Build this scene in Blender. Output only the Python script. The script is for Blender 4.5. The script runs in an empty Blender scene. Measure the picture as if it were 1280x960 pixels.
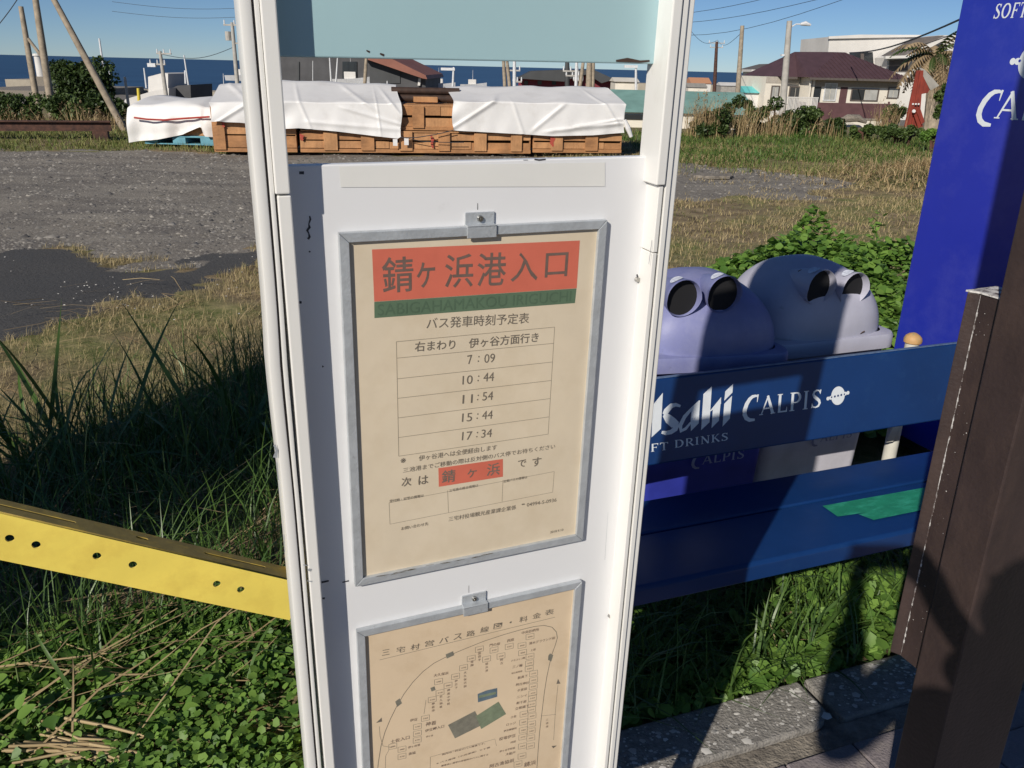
import bpy, bmesh, math, random
import numpy as np
from mathutils import Vector, Matrix
PI = math.pi; R = math.radians
random.seed(7); rng = np.random.default_rng(7)
SC = bpy.context.scene; COL = SC.collection

# ------------------------------------------------------------------ camera
H = 1.53; F = 1035.0
ROLL = math.atan(.0243)
PITCH = math.atan((480 - (68 + .0243*640))*math.cos(ROLL)/F)
def ray(x, y):
    a, b = x-640.0, -(y-480.0)
    X = a*math.cos(ROLL) - b*math.sin(ROLL); U = a*math.sin(ROLL) + b*math.cos(ROLL)
    return Vector((X, F*math.cos(PITCH)+U*math.sin(PITCH), U*math.cos(PITCH)-F*math.sin(PITCH)))
cam_d = bpy.data.cameras.new('camera'); cam = bpy.data.objects.new('camera', cam_d); COL.objects.link(cam)
cam_d.sensor_width = 36; cam_d.lens = F/1280*36; cam_d.clip_start = .02; cam_d.clip_end = 60000
back = -ray(640, 480).normalized(); right = (ray(1640, 480)-ray(640, 480)).normalized(); up = back.cross(right)
M3 = Matrix((right, up, back)).transposed()
cam.matrix_world = Matrix.Translation((0, 0, H)) @ M3.to_4x4()
SC.camera = cam
# ------------------------------------------------------------------ light
S_AZ = (.482, .876); EL = R(29.3)            # the horizontal direction shadows fall in, the sun's height
w = bpy.data.worlds.new('World'); SC.world = w; w.use_nodes = True
nt = w.node_tree; bg = nt.nodes['Background']
sky = nt.nodes.new('ShaderNodeTexSky'); sky.sky_type = 'NISHITA'; sky.sun_disc = False
sky.sun_elevation = EL; sky.sun_rotation = math.atan2(-S_AZ[0], -S_AZ[1]); sky.altitude = 0
sky.air_density = .6; sky.dust_density = 0; sky.ozone_density = 6
nt.links.new(sky.outputs[0], bg.inputs[0]); bg.inputs[1].default_value = .064
sl = bpy.data.lights.new('sun', 'SUN'); sl.energy = 4.3; sl.angle = R(.53); sl.color = (1, .93, .82)
so = bpy.data.objects.new('sun', sl); COL.objects.link(so)
sd = Vector((S_AZ[0]*math.cos(EL), S_AZ[1]*math.cos(EL), -math.sin(EL)))
so.rotation_euler = sd.to_track_quat('-Z', 'Y').to_euler(); so.location = (-3, -5, 6)
SC.view_settings.view_transform = 'Standard'; SC.view_settings.look = 'None'
SC.view_settings.exposure = 0; SC.view_settings.gamma = 1

# ------------------------------------------------------------------ helpers
def gz(x, y, z=0.0):
    r = ray(x, y); return Vector((0, 0, H)) + r*((z-H)/r.z)
def at(x, y, Y):
    r = ray(x, y); return Vector((0, 0, H)) + r*(Y/r.y)
def plane_uv(px, py, P, U, V):
    """coordinates on the plane P + uU + vV of the point seen there"""
    n = U.cross(V); r = ray(px, py); o = Vector((0, 0, H))
    q = o + r*((P-o).dot(n)/r.dot(n)) - P
    return q.dot(U), q.dot(V)
b_az = R(21)
SB = Vector((math.cos(b_az), math.sin(b_az), 0)); SN = Vector((-math.sin(b_az), math.cos(b_az), 0)); UZ = Vector((0, 0, 1))
def st(t, n, z=0.0): return SB*t + SN*n + UZ*z      # street frame: along the kerb, across it, up

def mat(name, col, rough=.6, var=.12, scale=8.0, bump=0.0, bscale=60.0, col2=None, spec=.5, metal=0.0, detail=5, coat=0, sub=0, attr=False, fac=(.35, .65)):
    m = bpy.data.materials.new(name); m.use_nodes = True; t = m.node_tree; b = t.nodes['Principled BSDF']
    b.inputs['Roughness'].default_value = rough; b.inputs['Metallic'].default_value = metal
    b.inputs['Specular IOR Level'].default_value = spec
    if coat: b.inputs['Coat Weight'].default_value = coat; b.inputs['Coat Roughness'].default_value = .08
    c = Vector(col); c1 = col2 or tuple(c*(1-var)); c0 = col if col2 else tuple(c*(1+var))
    mix = t.nodes.new('ShaderNodeMix'); mix.data_type = 'RGBA'
    mix.inputs[6].default_value = (*c0, 1); mix.inputs[7].default_value = (*c1, 1)
    if attr:
        a = t.nodes.new('ShaderNodeAttribute'); a.attribute_name = 'v'; t.links.new(a.outputs['Fac'], mix.inputs[0])
    else:
        tc = t.nodes.new('ShaderNodeTexCoord'); n = t.nodes.new('ShaderNodeTexNoise')
        n.inputs['Scale'].default_value = scale; n.inputs['Detail'].default_value = detail; n.inputs['Roughness'].default_value = .65
        t.links.new(tc.outputs['Object'], n.inputs['Vector'])
        mr = t.nodes.new('ShaderNodeMapRange'); mr.inputs[1].default_value = fac[0]; mr.inputs[2].default_value = fac[1]
        t.links.new(n.outputs['Fac'], mr.inputs[0]); t.links.new(mr.outputs[0], mix.inputs[0])
    t.links.new(mix.outputs[2], b.inputs['Base Color'])
    if bump:
        tc = t.nodes.new('ShaderNodeTexCoord'); n2 = t.nodes.new('ShaderNodeTexNoise'); n2.inputs['Scale'].default_value = bscale
        n2.inputs['Detail'].default_value = 4
        bu = t.nodes.new('ShaderNodeBump'); bu.inputs['Strength'].default_value = bump; bu.inputs['Distance'].default_value = .01
        t.links.new(tc.outputs['Object'], n2.inputs['Vector']); t.links.new(n2.outputs['Fac'], bu.inputs['Height']); t.links.new(bu.outputs[0], b.inputs['Normal'])
    if sub:
        # thin leaves let some light through
        tr = t.nodes.new('ShaderNodeBsdfTranslucent'); ms = t.nodes.new('ShaderNodeMixShader'); ms.inputs[0].default_value = sub
        t.links.new(mix.outputs[2], tr.inputs[0]); t.links.new(b.outputs[0], ms.inputs[1]); t.links.new(tr.outputs[0], ms.inputs[2])
        t.links.new(ms.outputs[0], t.nodes['Material Output'].inputs[0])
    return m
def stain_or_sheen(m, col, scale, lo, hi, stretch=(1, 1, 1), strength=1.0):
    """lay dirt, scuffs, chips or a painted reflection of another colour over a material"""
    t = m.node_tree; b = t.nodes['Principled BSDF']; src = b.inputs['Base Color'].links[0].from_socket
    tc = t.nodes.new('ShaderNodeTexCoord'); mp = t.nodes.new('ShaderNodeMapping'); mp.inputs['Scale'].default_value = stretch
    n = t.nodes.new('ShaderNodeTexNoise'); n.inputs['Scale'].default_value = scale; n.inputs['Detail'].default_value = 8; n.inputs['Roughness'].default_value = .7
    mr = t.nodes.new('ShaderNodeMapRange'); mr.inputs[1].default_value = lo; mr.inputs[2].default_value = hi; mr.inputs[4].default_value = strength
    mx = t.nodes.new('ShaderNodeMix'); mx.data_type = 'RGBA'; mx.inputs[7].default_value = (*col, 1)
    t.links.new(tc.outputs['Object'], mp.inputs[0]); t.links.new(mp.outputs[0], n.inputs['Vector']); t.links.new(n.outputs['Fac'], mr.inputs[0])
    t.links.new(mr.outputs[0], mx.inputs[0]); t.links.new(src, mx.inputs[6]); t.links.new(mx.outputs[2], b.inputs['Base Color'])
    return m

def link(name, me, m=None, parent=None):
    o = bpy.data.objects.new(name, me); COL.objects.link(o)
    if m and me and not me.materials: me.materials.append(m)
    if parent: o.parent = parent
    return o
def tag(o, label=None, cat=None, group=None, kind=None):
    for k, v in (('label', label), ('category', cat), ('group', group), ('kind', kind)):
        if v: o[k] = v
    return o
def thing(name, label, cat, loc=(0, 0, 0), mat3=None, group=None, rz=0):
    o = bpy.data.objects.new(name, None); COL.objects.link(o); o.empty_display_size = .1
    if mat3 is not None: o.matrix_world = Matrix.Translation(loc) @ mat3.to_4x4()
    else: o.location = loc; o.rotation_euler = (0, 0, rz)
    return tag(o, label, cat, group)
def frame(P, U, V):
    """a thing's matrix with local x along U, local z along V, local y away from the viewer"""
    Y = V.cross(U)
    return Matrix((U, Y, V)).transposed()
class MB:
    def __init__(s): s.v = []; s.f = []
    def add(s, vs, fs):
        k = len(s.v); s.v += [tuple(q) for q in vs]; s.f += [tuple(i+k for i in f) for f in fs]; return s
    def box(s, x0, x1, y0, y1, z0, z1, M=None):
        vs = [Vector((x, y, z)) for z in (z0, z1) for y in (y0, y1) for x in (x0, x1)]
        if M: vs = [M @ q for q in vs]
        return s.add(vs, [(0, 2, 3, 1), (4, 5, 7, 6), (0, 1, 5, 4), (2, 6, 7, 3), (0, 4, 6, 2), (1, 3, 7, 5)])
    def prism(s, pts, a, b, axis='y'):
        """polygon (x,z) pushed from y=a to y=b"""
        n = len(pts)
        if axis == 'y': vs = [(p[0], a, p[1]) for p in pts]+[(p[0], b, p[1]) for p in pts]
        elif axis == 'x': vs = [(a, p[0], p[1]) for p in pts]+[(b, p[0], p[1]) for p in pts]
        else: vs = [(p[0], p[1], a) for p in pts]+[(p[0], p[1], b) for p in pts]
        return s.add(vs, [tuple(range(n-1, -1, -1)), tuple(range(n, 2*n))]+[(i, (i+1) % n, (i+1) % n+n, i+n) for i in range(n)])
    def tube(s, p, q, r0, r1=None, n=10, cap=True):
        r1 = r0 if r1 is None else r1; p = Vector(p); q = Vector(q); d = (q-p).normalized()
        a = d.orthogonal().normalized(); b = d.cross(a); vs = []
        for c, r in ((p, r0), (q, r1)):
            vs += [c+(a*math.cos(2*PI*i/n)+b*math.sin(2*PI*i/n))*r for i in range(n)]
        fs = [(i, (i+1) % n, (i+1) % n+n, i+n) for i in range(n)]
        if cap: fs += [tuple(range(n-1, -1, -1)), tuple(range(n, 2*n))]
        return s.add(vs, fs)
    def path(s, pts, rs, n=8):
        pts = [Vector(q) for q in pts]; k = len(s.v); vs = []; fs = []
        d0 = (pts[1]-pts[0]).normalized(); a = d0.orthogonal().normalized()
        for i, q in enumerate(pts):
            d = (pts[min(i+1, len(pts)-1)]-pts[max(i-1, 0)]).normalized(); a = (a-d*a.dot(d)).normalized(); b = d.cross(a)
            r = rs[i] if isinstance(rs, (list, tuple)) else rs
            vs += [q+(a*math.cos(2*PI*j/n)+b*math.sin(2*PI*j/n))*r for j in range(n)]
        for i in range(len(pts)-1):
            fs += [(i*n+j, i*n+(j+1) % n, (i+1)*n+(j+1) % n, (i+1)*n+j) for j in range(n)]
        fs += [tuple(range(n-1, -1, -1)), tuple((len(pts)-1)*n+j for j in range(n))]
        return s.add(vs, fs)
    def quad(s, a, b, c, d): return s.add([a, b, c, d], [(0, 1, 2, 3)])
    def build(s, name, m=None, parent=None, bevel=0, smooth=False, seg=2):
        me = bpy.data.meshes.new(name); me.from_pydata(s.v, [], s.f)
        bm = bmesh.new(); bm.from_mesh(me)
        bmesh.ops.recalc_face_normals(bm, faces=bm.faces)
        if bevel:
            bmesh.ops.bevel(bm, geom=[e for e in bm.edges if len(e.link_faces) == 2 and e.calc_face_angle(0) > .5], offset=bevel, segments=seg, affect='EDGES', profile=.5)
        if smooth:
            for f in bm.faces: f.smooth = True
            for e in bm.edges:
                if len(e.link_faces) == 2 and e.calc_face_angle(0) > .7: e.smooth = False
        bm.to_mesh(me); bm.free()
        return link(name, me, m, parent)
def np_mesh(name, V, Fc, m, v=None, parent=None, k=3):
    """big meshes straight from arrays; Fc is (n,k)"""
    me = bpy.data.meshes.new(name); V = np.asarray(V, np.float32); Fc = np.asarray(Fc, np.int32)
    me.vertices.add(len(V)); me.vertices.foreach_set('co', V.ravel())
    me.loops.add(Fc.size); me.loops.foreach_set('vertex_index', Fc.ravel())
    me.polygons.add(len(Fc)); me.polygons.foreach_set('loop_start', np.arange(0, Fc.size, k, dtype=np.int32))
    me.polygons.foreach_set('loop_total', np.full(len(Fc), k, np.int32))
    me.update(calc_edges=True)
    if v is not None:
        a = me.attributes.new('v', 'FLOAT', 'POINT'); a.data.foreach_set('value', np.asarray(v, np.float32))
    me.materials.append(m)
    return link(name, me, None, parent)
# ---- lettering
def text_mesh(s, bold=0.0):
    cu = bpy.data.curves.new('t', 'FONT'); cu.body = s; cu.resolution_u = 3; cu.offset = bold
    o = bpy.data.objects.new('t', cu); COL.objects.link(o)
    dg = bpy.context.evaluated_depsgraph_get(); me = bpy.data.meshes.new_from_object(o.evaluated_get(dg))
    V = [tuple(q.co) for q in me.vertices]; Fs = [tuple(p.vertices) for p in me.polygons]
    bpy.data.objects.remove(o); bpy.data.curves.remove(cu); bpy.data.meshes.remove(me)
    return V, Fs
def put_text(mb, s, L, Rr, y=0.0, h=None, bold=0.0, slant=0):
    """text whose middle line runs from L to R (2D), laid in the x-z plane at depth y"""
    V, Fs = text_mesh(s, bold)
    if not V: return
    xs = [q[0] for q in V]; ys = [q[1] for q in V]; x0, x1, y0, y1 = min(xs), max(xs), min(ys), max(ys)
    dx, dz = Rr[0]-L[0], Rr[1]-L[1]; W = math.hypot(dx, dz); c, sn = dx/W, dz/W; k = W/(x1-x0); kz = (h/(y1-y0)) if h else k
    out = []
    for q in V:
        zz = (q[1]-(y0+y1)/2)*kz; a = (q[0]-x0)*k + slant*zz
        out.append((L[0]+a*c-zz*sn, y, L[1]+a*sn+zz*c))
    mb.add(out, [tuple(reversed(f)) for f in Fs])
def ribbon(mb, pts, ws, y, O=(0, 0), sx=1, sz=1, shear=0, cut=None):
    """a stroke of changing width, flat in the x-z plane"""
    if not isinstance(ws, (list, tuple)): ws = [ws]*len(pts)
    n = len(pts); P = []
    for i, p in enumerate(pts):
        a = pts[max(i-1, 0)]; b = pts[min(i+1, n-1)]; d = math.hypot(b[0]-a[0], b[1]-a[1]) or 1
        nx, nz = -(b[1]-a[1])/d, (b[0]-a[0])/d
        for s_ in (1, -1): P.append((p[0]+nx*ws[i]/2*s_, p[1]+nz*ws[i]/2*s_))
    V = [(O[0]+(q[0]+shear*q[1])*sx, y, O[1]+q[1]*sz) for q in P]
    mb.add(V, [(2*i, 2*i+1, 2*i+3, 2*i+2) for i in range(n-1)])
def poly(mb, pts, y, O=(0, 0), sx=1, sz=1, shear=0):
    mb.add([(O[0]+(q[0]+shear*q[1])*sx, y, O[1]+q[1]*sz) for q in pts], [tuple(range(len(pts)))])
def arc(cx, cz, rx, rz, a0, a1, n=14): return [(cx+rx*math.cos(R(a0+(a1-a0)*i/n)), cz+rz*math.sin(R(a0+(a1-a0)*i/n))) for i in range(n+1)]
def glyph(mb, ch, O, s, y, sx=1.0, shear=0.0):
    """flared roman capitals, height 1, returns the advance"""
    e = [0]
    def rb(p, w_): e[0] += 1; ribbon(mb, p, w_, y-e[0]*.00002, O, s*sx, s, shear)
    def sf(x, z, w_=.16): rb([(x-w_, z), (x+w_, z)], .045)
    if ch == 'C': rb(arc(.42, .5, .36, .48, 48, 318, 22), [.05, .07, .09, .11, .13, .145, .155]+[.165]*5+[.155, .15, .14, .13, .12, .11, .1, .09, .07, .05, .04]); rb([(.66, .9), (.7, .66)], [.09, .03]); return .76
    if ch == 'c':   # the big swash C of the logo, dropping below the line
        rb(arc(.5, .42, .42, .62, 52, 300, 24), [.04, .06, .09, .12, .14, .16, .18, .19, .2, .2, .2, .19, .18, .17, .165, .16, .155, .15, .145, .14, .135, .13, .125, .12, .11]); rb([(.76, .97), (.84, .7)], [.13, .03]); return .86
    if ch == 'A': rb([(.08, 0), (.44, 1)], [.06, .09]); rb([(.4, 1), (.76, 0)], [.13, .17]); rb([(.2, .32), (.62, .32)], .07); sf(.08, .022, .11); sf(.76, .022, .14); return .86
    if ch == 'L': rb([(.16, 0), (.16, 1)], .15); rb([(.1, .04), (.6, .04)], .08); rb([(.58, 0), (.6, .27)], [.09, .03]); sf(.16, .978, .15); return .66
    if ch == 'P': rb([(.16, 0), (.16, 1)], .15); rb([(.16, .95)]+arc(.36, .7, .24, .26, 90, -90, 12)+[(.2, .44)], [.07]+[.07, .08, .1, .12, .14, .15, .15, .15, .14, .12, .1, .08, .06]+[.05]); sf(.16, .022, .15); sf(.14, .978, .13); return .7
    if ch == 'I': rb([(.16, 0), (.16, 1)], .15); sf(.16, .022, .15); sf(.16, .978, .15); return .38
    if ch == 'S': rb([(.54, .8), (.46, .93), (.32, .97), (.17, .9), (.12, .76), (.2, .62), (.36, .5), (.5, .38), (.55, .24), (.48, .09), (.32, .03), (.16, .07), (.08, .22)], [.05, .07, .08, .12, .14, .16, .17, .16, .14, .12, .08, .07, .05]); rb([(.55, .98), (.54, .74)], [.08, .03]); rb([(.08, .02), (.08, .28)], [.08, .03]); return .68
    if ch == 'O': rb(arc(.42, .5, .35, .46, 90, 450, 28), [.08]+[.08+.09*abs(math.sin(PI*i/14)) for i in range(1, 28)]+[.08]); return .9
    if ch == 'F': rb([(.16, 0), (.16, 1)], .15); rb([(.1, .955), (.62, .955)], .08); rb([(.16, .5), (.48, .5)], .07); rb([(.6, .99), (.61, .74)], [.09, .03]); rb([(.48, .6), (.48, .4)], .05); sf(.16, .022, .15); return .68
    if ch == 'T': rb([(.36, 0), (.36, 1)], .15); rb([(.04, .955), (.68, .955)], .08); rb([(.05, .99), (.03, .74)], [.09, .03]); rb([(.67, .99), (.69, .74)], [.09, .03]); sf(.36, .022, .15); return .76
    if ch == 'D': rb([(.16, 0), (.16, 1)], .15); rb([(.16, .96)]+arc(.36, .5, .36, .46, 90, -90, 14)+[(.16, .04)], [.07]+[.07, .08, .1, .12, .14, .16, .17, .17, .17, .16, .14, .12, .1, .08, .07]+[.07]); sf(.12, .978, .1); sf(.12, .022, .1); return .84
    if ch == 'R': rb([(.16, 0), (.16, 1)], .15); rb([(.16, .95)]+arc(.36, .73, .22, .23, 90, -90, 12)+[(.2, .5)], [.07]+[.07, .08, .1, .12, .14, .14, .14, .14, .12, .1, .08, .07, .06]+[.05]); rb([(.34, .5), (.7, .0)], [.12, .16]); sf(.16, .022, .15); sf(.72, .022, .1); return .8
    if ch == 'N': rb([(.14, 0), (.14, 1)], .07); rb([(.12, 1), (.7, 0)], .16); rb([(.7, 0), (.7, 1)], .07); sf(.14, .022, .12); sf(.7, .978, .12); sf(.08, .978, .08); return .88
    if ch == 'K': rb([(.16, 0), (.16, 1)], .15); rb([(.22, .45), (.62, 1)], [.06, .07]); rb([(.32, .56), (.7, 0)], [.12, .16]); sf(.16, .022, .15); sf(.16, .978, .15); sf(.62, .978, .1); sf(.72, .022, .1); return .8
    return .4
def word(mb, s, L, Rr, h, y, shear=0.0, gap=.1):
    """a word in those capitals; L and R are its baseline ends"""
    adv = {'C': .76, 'c': .9, 'A': .86, 'L': .66, 'P': .7, 'I': .38, 'S': .68, 'O': .9, 'F': .68, 'T': .76, 'D': .84, 'R': .8, 'N': .88, 'K': .8, ' ': .4}
    tot = sum(adv[c]+gap for c in s)-gap; dx, dz = Rr[0]-L[0], Rr[1]-L[1]; W = math.hypot(dx, dz); sx = W/(tot*h)
    tmp = MB(); x = 0
    for i, c in enumerate(s):
        tmp_k = len(tmp.v); glyph(tmp, c, (x, 0), h, -.0004*(i % 2), sx, shear); x += (adv[c]+gap)*h*sx
    c_, s_ = dx/W, dz/W
    mb.add([(L[0]+q[0]*c_-q[2]*s_, y+q[1], L[1]+q[0]*s_+q[2]*c_) for q in tmp.v], tmp.f)
# ---- plants
def blades(n, pos, h, wd, lean=.5, seg=2, az=None, vv=None):
    """arrays of curved grass blades; pos (n,3), h, wd (n,)"""
    n = len(pos); az = rng.uniform(0, 2*PI, n) if az is None else az; ln = np.abs(rng.normal(lean, lean*.5, n))
    face = az+PI/2+rng.normal(0, .4, n)
    d = np.stack([np.cos(az), np.sin(az), np.zeros(n)], 1); s = np.stack([np.cos(face), np.sin(face), np.zeros(n)], 1)
    V = np.zeros((n, 2*seg+1, 3)); 
    for i in range(seg):
        t = i/seg; c = pos+d*(h*ln*t*t)[:, None]+np.array([0, 0, 1.])*(h*t*(1-.25*ln*t).clip(.2))[:, None]
        ww = (wd*(1-.35*t)/2)[:, None]; V[:, 2*i] = c-s*ww; V[:, 2*i+1] = c+s*ww
    V[:, 2*seg] = pos+d*(h*ln)[:, None]+np.array([0, 0, 1.])*(h*(1-.3*ln).clip(.15))[:, None]
    fs = []
    for i in range(seg-1): fs += [(2*i, 2*i+1, 2*i+3), (2*i, 2*i+3, 2*i+2)]
    fs.append((2*seg-2, 2*seg-1, 2*seg)); fs = np.array(fs)
    Fc = (np.arange(n)[:, None, None]*(2*seg+1)+fs[None]).reshape(-1, 3)
    v = np.repeat(rng.uniform(0, 1, n) if vv is None else vv, 2*seg+1)
    return V.reshape(-1, 3), Fc, v
def leaves(pos, size, tilt=.6, aspect=.8, vv=None):
    """small diamond-shaped leaves folded on their midrib"""
    n = len(pos); az = rng.uniform(0, 2*PI, n); tl = rng.normal(0, tilt, n); rl = rng.normal(0, tilt, n)
    ca, sa = np.cos(az), np.sin(az); a = np.stack([ca*np.cos(tl), sa*np.cos(tl), np.sin(tl)], 1)
    b = np.stack([-sa*np.cos(rl), ca*np.cos(rl), np.sin(rl)], 1); nn = np.cross(a, b)
    s = size[:, None]; w_ = s*aspect/2
    V = np.stack([pos-a*s*.5, pos-a*s*.18+b*w_+nn*s*.08, pos+a*s*.22+b*w_*.8+nn*s*.08, pos+a*s*.5, pos+a*s*.22-b*w_*.8+nn*s*.08, pos-a*s*.18-b*w_+nn*s*.08], 1)
    fs = np.array([(0, 3, 2), (0, 2, 1), (0, 5, 4), (0, 4, 3)])
    Fc = (np.arange(n)[:, None, None]*6+fs[None]).reshape(-1, 3)
    return V.reshape(-1, 3), Fc, np.repeat(rng.uniform(0, 1, n) if vv is None else vv, 6)
def join(parts):
    Vs, Fs, vs, k = [], [], [], 0
    for V, Fc, v in parts: Vs.append(V); Fs.append(Fc+k); vs.append(v); k += len(V)
    return np.concatenate(Vs), np.concatenate(Fs), np.concatenate(vs)
# ------------------------------------------------------------------ materials
M = {}
M['white'] = stain_or_sheen(mat('white_paint', (.8, .79, .76), .38, .03, 3), (.45, .43, .38), 9, .62, .8, (1, 1, .35), .35)
M['board_white'] = stain_or_sheen(mat('board_white', (.78, .785, .8), .3, .02, 2, spec=.5), (.5, .5, .5), 14, .66, .8, strength=.3)
M['chip'] = mat('chipped_dark', (.06, .06, .07), .8, .3, 200)
M['tape_cream'] = mat('faded_sticker', (.77, .765, .735), .5, .02)
M['turquoise'] = stain_or_sheen(mat('turquoise_sheet', (.38, .56, .60), .35, .03, 3), (.42, .5, .48), 30, .66, .8, strength=.3)
M['alu'] = stain_or_sheen(mat('aluminium', (.50, .53, .56), .42, .1, 40, metal=.35, bump=.1, bscale=300), (.2, .2, .2), 60, .6, .75, strength=.5)
M['grime'] = mat('grime', (.13, .11, .08), .9, .3, 200)
M['steel'] = mat('steel', (.45, .44, .42), .25, .1, metal=1)
M['paper1'] = stain_or_sheen(mat('yellowed_sheet', (.70, .60, .455), .42, .05, 6, spec=.4), (.58, .47, .32), 9, .45, .7, strength=.5)
M['paper2'] = stain_or_sheen(mat('yellowed_map_sheet', (.71, .56, .39), .42, .05, 6, spec=.4), (.58, .43, .27), 11, .5, .7, strength=.5)
M['ink'] = mat('faded_ink', (.17, .145, .115), .6, .1, 90)
M['ink_dark'] = mat('heading_ink', (.16, .11, .09), .6, .1, 90)
M['ink_line'] = mat('line_ink', (.27, .225, .165), .6, .1, 90)
M['ink_red'] = mat('red_print', (.63, .155, .10), .5, .05, 20)
M['ink_green'] = mat('green_print', (.105, .17, .105), .5, .08, 20)
M['ink_green2'] = mat('green_print_dark', (.085, .14, .088), .5, .08, 20)
M['ink_grey'] = mat('grey_print', (.2, .19, .15), .6, .15, 120)
M['ink_blue'] = mat('blue_print', (.11, .16, .2), .6, .15, 120)
M['ink_dgreen'] = mat('grey_green_print', (.19, .23, .15), .6, .15, 120)
M['bench'] = stain_or_sheen(mat('bench_blue', (.006, .034, .135), .34, .1, 4, spec=.5), (.02, .07, .19), 20, .55, .8, (1, 4, 1), .5)
M['bench_edge'] = mat('bench_edge', (.10, .16, .28), .5, .2, 40)
M['print_white'] = mat('white_print', (.72, .76, .8), .45, .04, 30)
M['machine'] = stain_or_sheen(mat('machine_blue', (.018, .03, .36), .22, .03, 3, spec=.5, coat=.3), (.08, .09, .42), 1.6, .48, .72, strength=.6)  # broad paler patches paint a cloudy reflection into the blue
M['machine_dark'] = mat('machine_dark', (.02, .02, .03), .4)
M['binblue'] = stain_or_sheen(stain_or_sheen(mat('bin_blue', (.19, .205, .40), .5, .1, 5, bump=.05, bscale=90), (.34, .35, .50), 7, .45, .75, strength=.6), (.08, .08, .1), 22, .62, .75, strength=.4)
M['bingrey'] = stain_or_sheen(stain_or_sheen(mat('bin_lavender', (.44, .44, .53), .55, .08, 5, bump=.05, bscale=90), (.42, .41, .48), 7, .45, .75, strength=.6), (.12, .12, .14), 22, .62, .75, strength=.4)
M['bin_body'] = mat('bin_body_blue', (.025, .035, .30), .5, .15, 6)
M['bin_body2'] = mat('bin_body_lavender', (.56, .55, .62), .6, .12, 6)
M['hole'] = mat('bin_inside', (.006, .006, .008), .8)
M['bin_print'] = mat('bin_print', (.26, .28, .42), .6)
M['bin_print2'] = mat('bin_print_grey', (.24, .24, .36), .6)
M['sticker'] = mat('sticker', (.6, .63, .72), .5, .2, 120)
M['brown'] = stain_or_sheen(stain_or_sheen(mat('brown_steel', (.040, .027, .026), .42, .15, 6, bump=.12, bscale=120, spec=.5), (.10, .065, .052), 12, .45, .8, (1, 1, .4), .5), (.45, .42, .4), 75, .70, .76, strength=.55)
M['worn'] = stain_or_sheen(mat('bare_edge', (.09, .065, .06), .6, .3, 60), (.68, .66, .64), 55, .42, .56, (1, 1, .7))
M['yellow'] = stain_or_sheen(stain_or_sheen(mat('yellow_paint', (.86, .68, .13), .38, .06, 6, spec=.4), (.55, .36, .06), 8, .5, .75, (1, 1, 2), .45), (.5, .45, .3), 30, .7, .78, strength=.6)
M['yellow_dirty'] = stain_or_sheen(mat('dirty_yellow', (.36, .265, .075), .7, .2, 20), (.60, .42, .07), 26, .5, .62, (.5, 1, 1), .7)
M['black'] = mat('black_void', (.008, .008, .008), .8)
M['green_tape'] = stain_or_sheen(mat('green_tape', (.02, .23, .13), .4, .12, 20), (.05, .4, .26), 40, .5, .7, (.3, 1, 1))
M['pvc'] = mat('white_pipe', (.62, .60, .54), .5, .1)
M['tan'] = stain_or_sheen(mat('tan_cap', (.55, .33, .14), .6, .15, 30), (.2, .3, .2), 50, .6, .7)
M['wood'] = stain_or_sheen(mat('crate_wood', (.42, .205, .085), .7, .25, 3, bump=.3, bscale=30), (.20, .09, .04), 5, .5, .75, (1, 1, 6), .7)
M['wood2'] = stain_or_sheen(mat('crate_wood_pale', (.50, .26, .115), .7, .2, 3, bump=.3, bscale=30), (.26, .12, .05), 5, .5, .75, (6, 1, 1), .7)
M['tarp'] = stain_or_sheen(mat('white_tarp', (.78, .77, .76), .5, .03, 2, bump=.5, bscale=2.5), (.52, .49, .45), 1.8, .52, .78, strength=.5)
M['pallet'] = mat('blue_pallet', (.12, .33, .42), .6, .15)
M['log'] = mat('dark_beam', (.05, .028, .02), .7, .3)
M['redmark'] = mat('red_spray', (.42, .07, .045), .7)
M['strap'] = mat('strap', (.03, .03, .03), .6)
M['redrope'] = mat('red_strap', (.4, .05, .04), .6)
M['rust'] = stain_or_sheen(mat('rusty_steel', (.10, .045, .03), .8, .3, 8, bump=.3, bscale=20), (.05, .025, .02), 6, .45, .6)
M['pole'] = mat('weathered_pole', (.34, .28, .21), .8, .25, 6, bump=.2, bscale=20)
M['pole2'] = mat('concrete_pole', (.42, .40, .37), .8, .15, 3)
M['mast'] = mat('white_mast', (.65, .66, .68), .5)
M['wire'] = mat('wire', (.03, .035, .045), .6)
M['cream'] = mat('cream_wall', (.74, .69, .60), .85, .06, 1)
M['whitewall'] = mat('white_wall', (.66, .64, .61), .85, .06, .6)
M['maroon'] = mat('maroon_wall', (.115, .055, .06), .8, .15, 2)
M['maroon_roof'] = mat('maroon_roof', (.085, .047, .055), .6, .12, 2)
M['grey_roof'] = mat('grey_roof', (.13, .115, .11), .8, .15, 2)
M['glass'] = mat('dark_glass', (.03, .035, .04), .1, .1, spec=.6)
M['glass_pale'] = mat('curtained_glass', (.42, .42, .40), .25, .15, 2)
M['alu_dark'] = mat('window_frame', (.12, .1, .09), .5)
M['teal'] = mat('teal_roof', (.20, .36, .32), .7, .15, 1)
M['cyan'] = mat('bright_teal_roof', (.15, .60, .60), .6, .08, 1)
M['orange'] = mat('orange_roof', (.55, .27, .15), .8, .1)
M['warehouse'] = mat('warehouse_grey', (.075, .075, .08), .8, .2, .5)
M['brick_roof'] = mat('red_brown_roof', (.25, .10, .07), .7, .15, .5)
M['darkred'] = mat('dark_red_wall', (.20, .03, .045), .8, .1, .5)
M['slate'] = mat('slate_roof', (.055, .058, .062), .7, .15, .5)
M['redwood'] = stain_or_sheen(mat('red_boards', (.24, .035, .02), .7, .2, 3), (.12, .02, .015), 4, .5, .7, (3, 3, .4))
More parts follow.
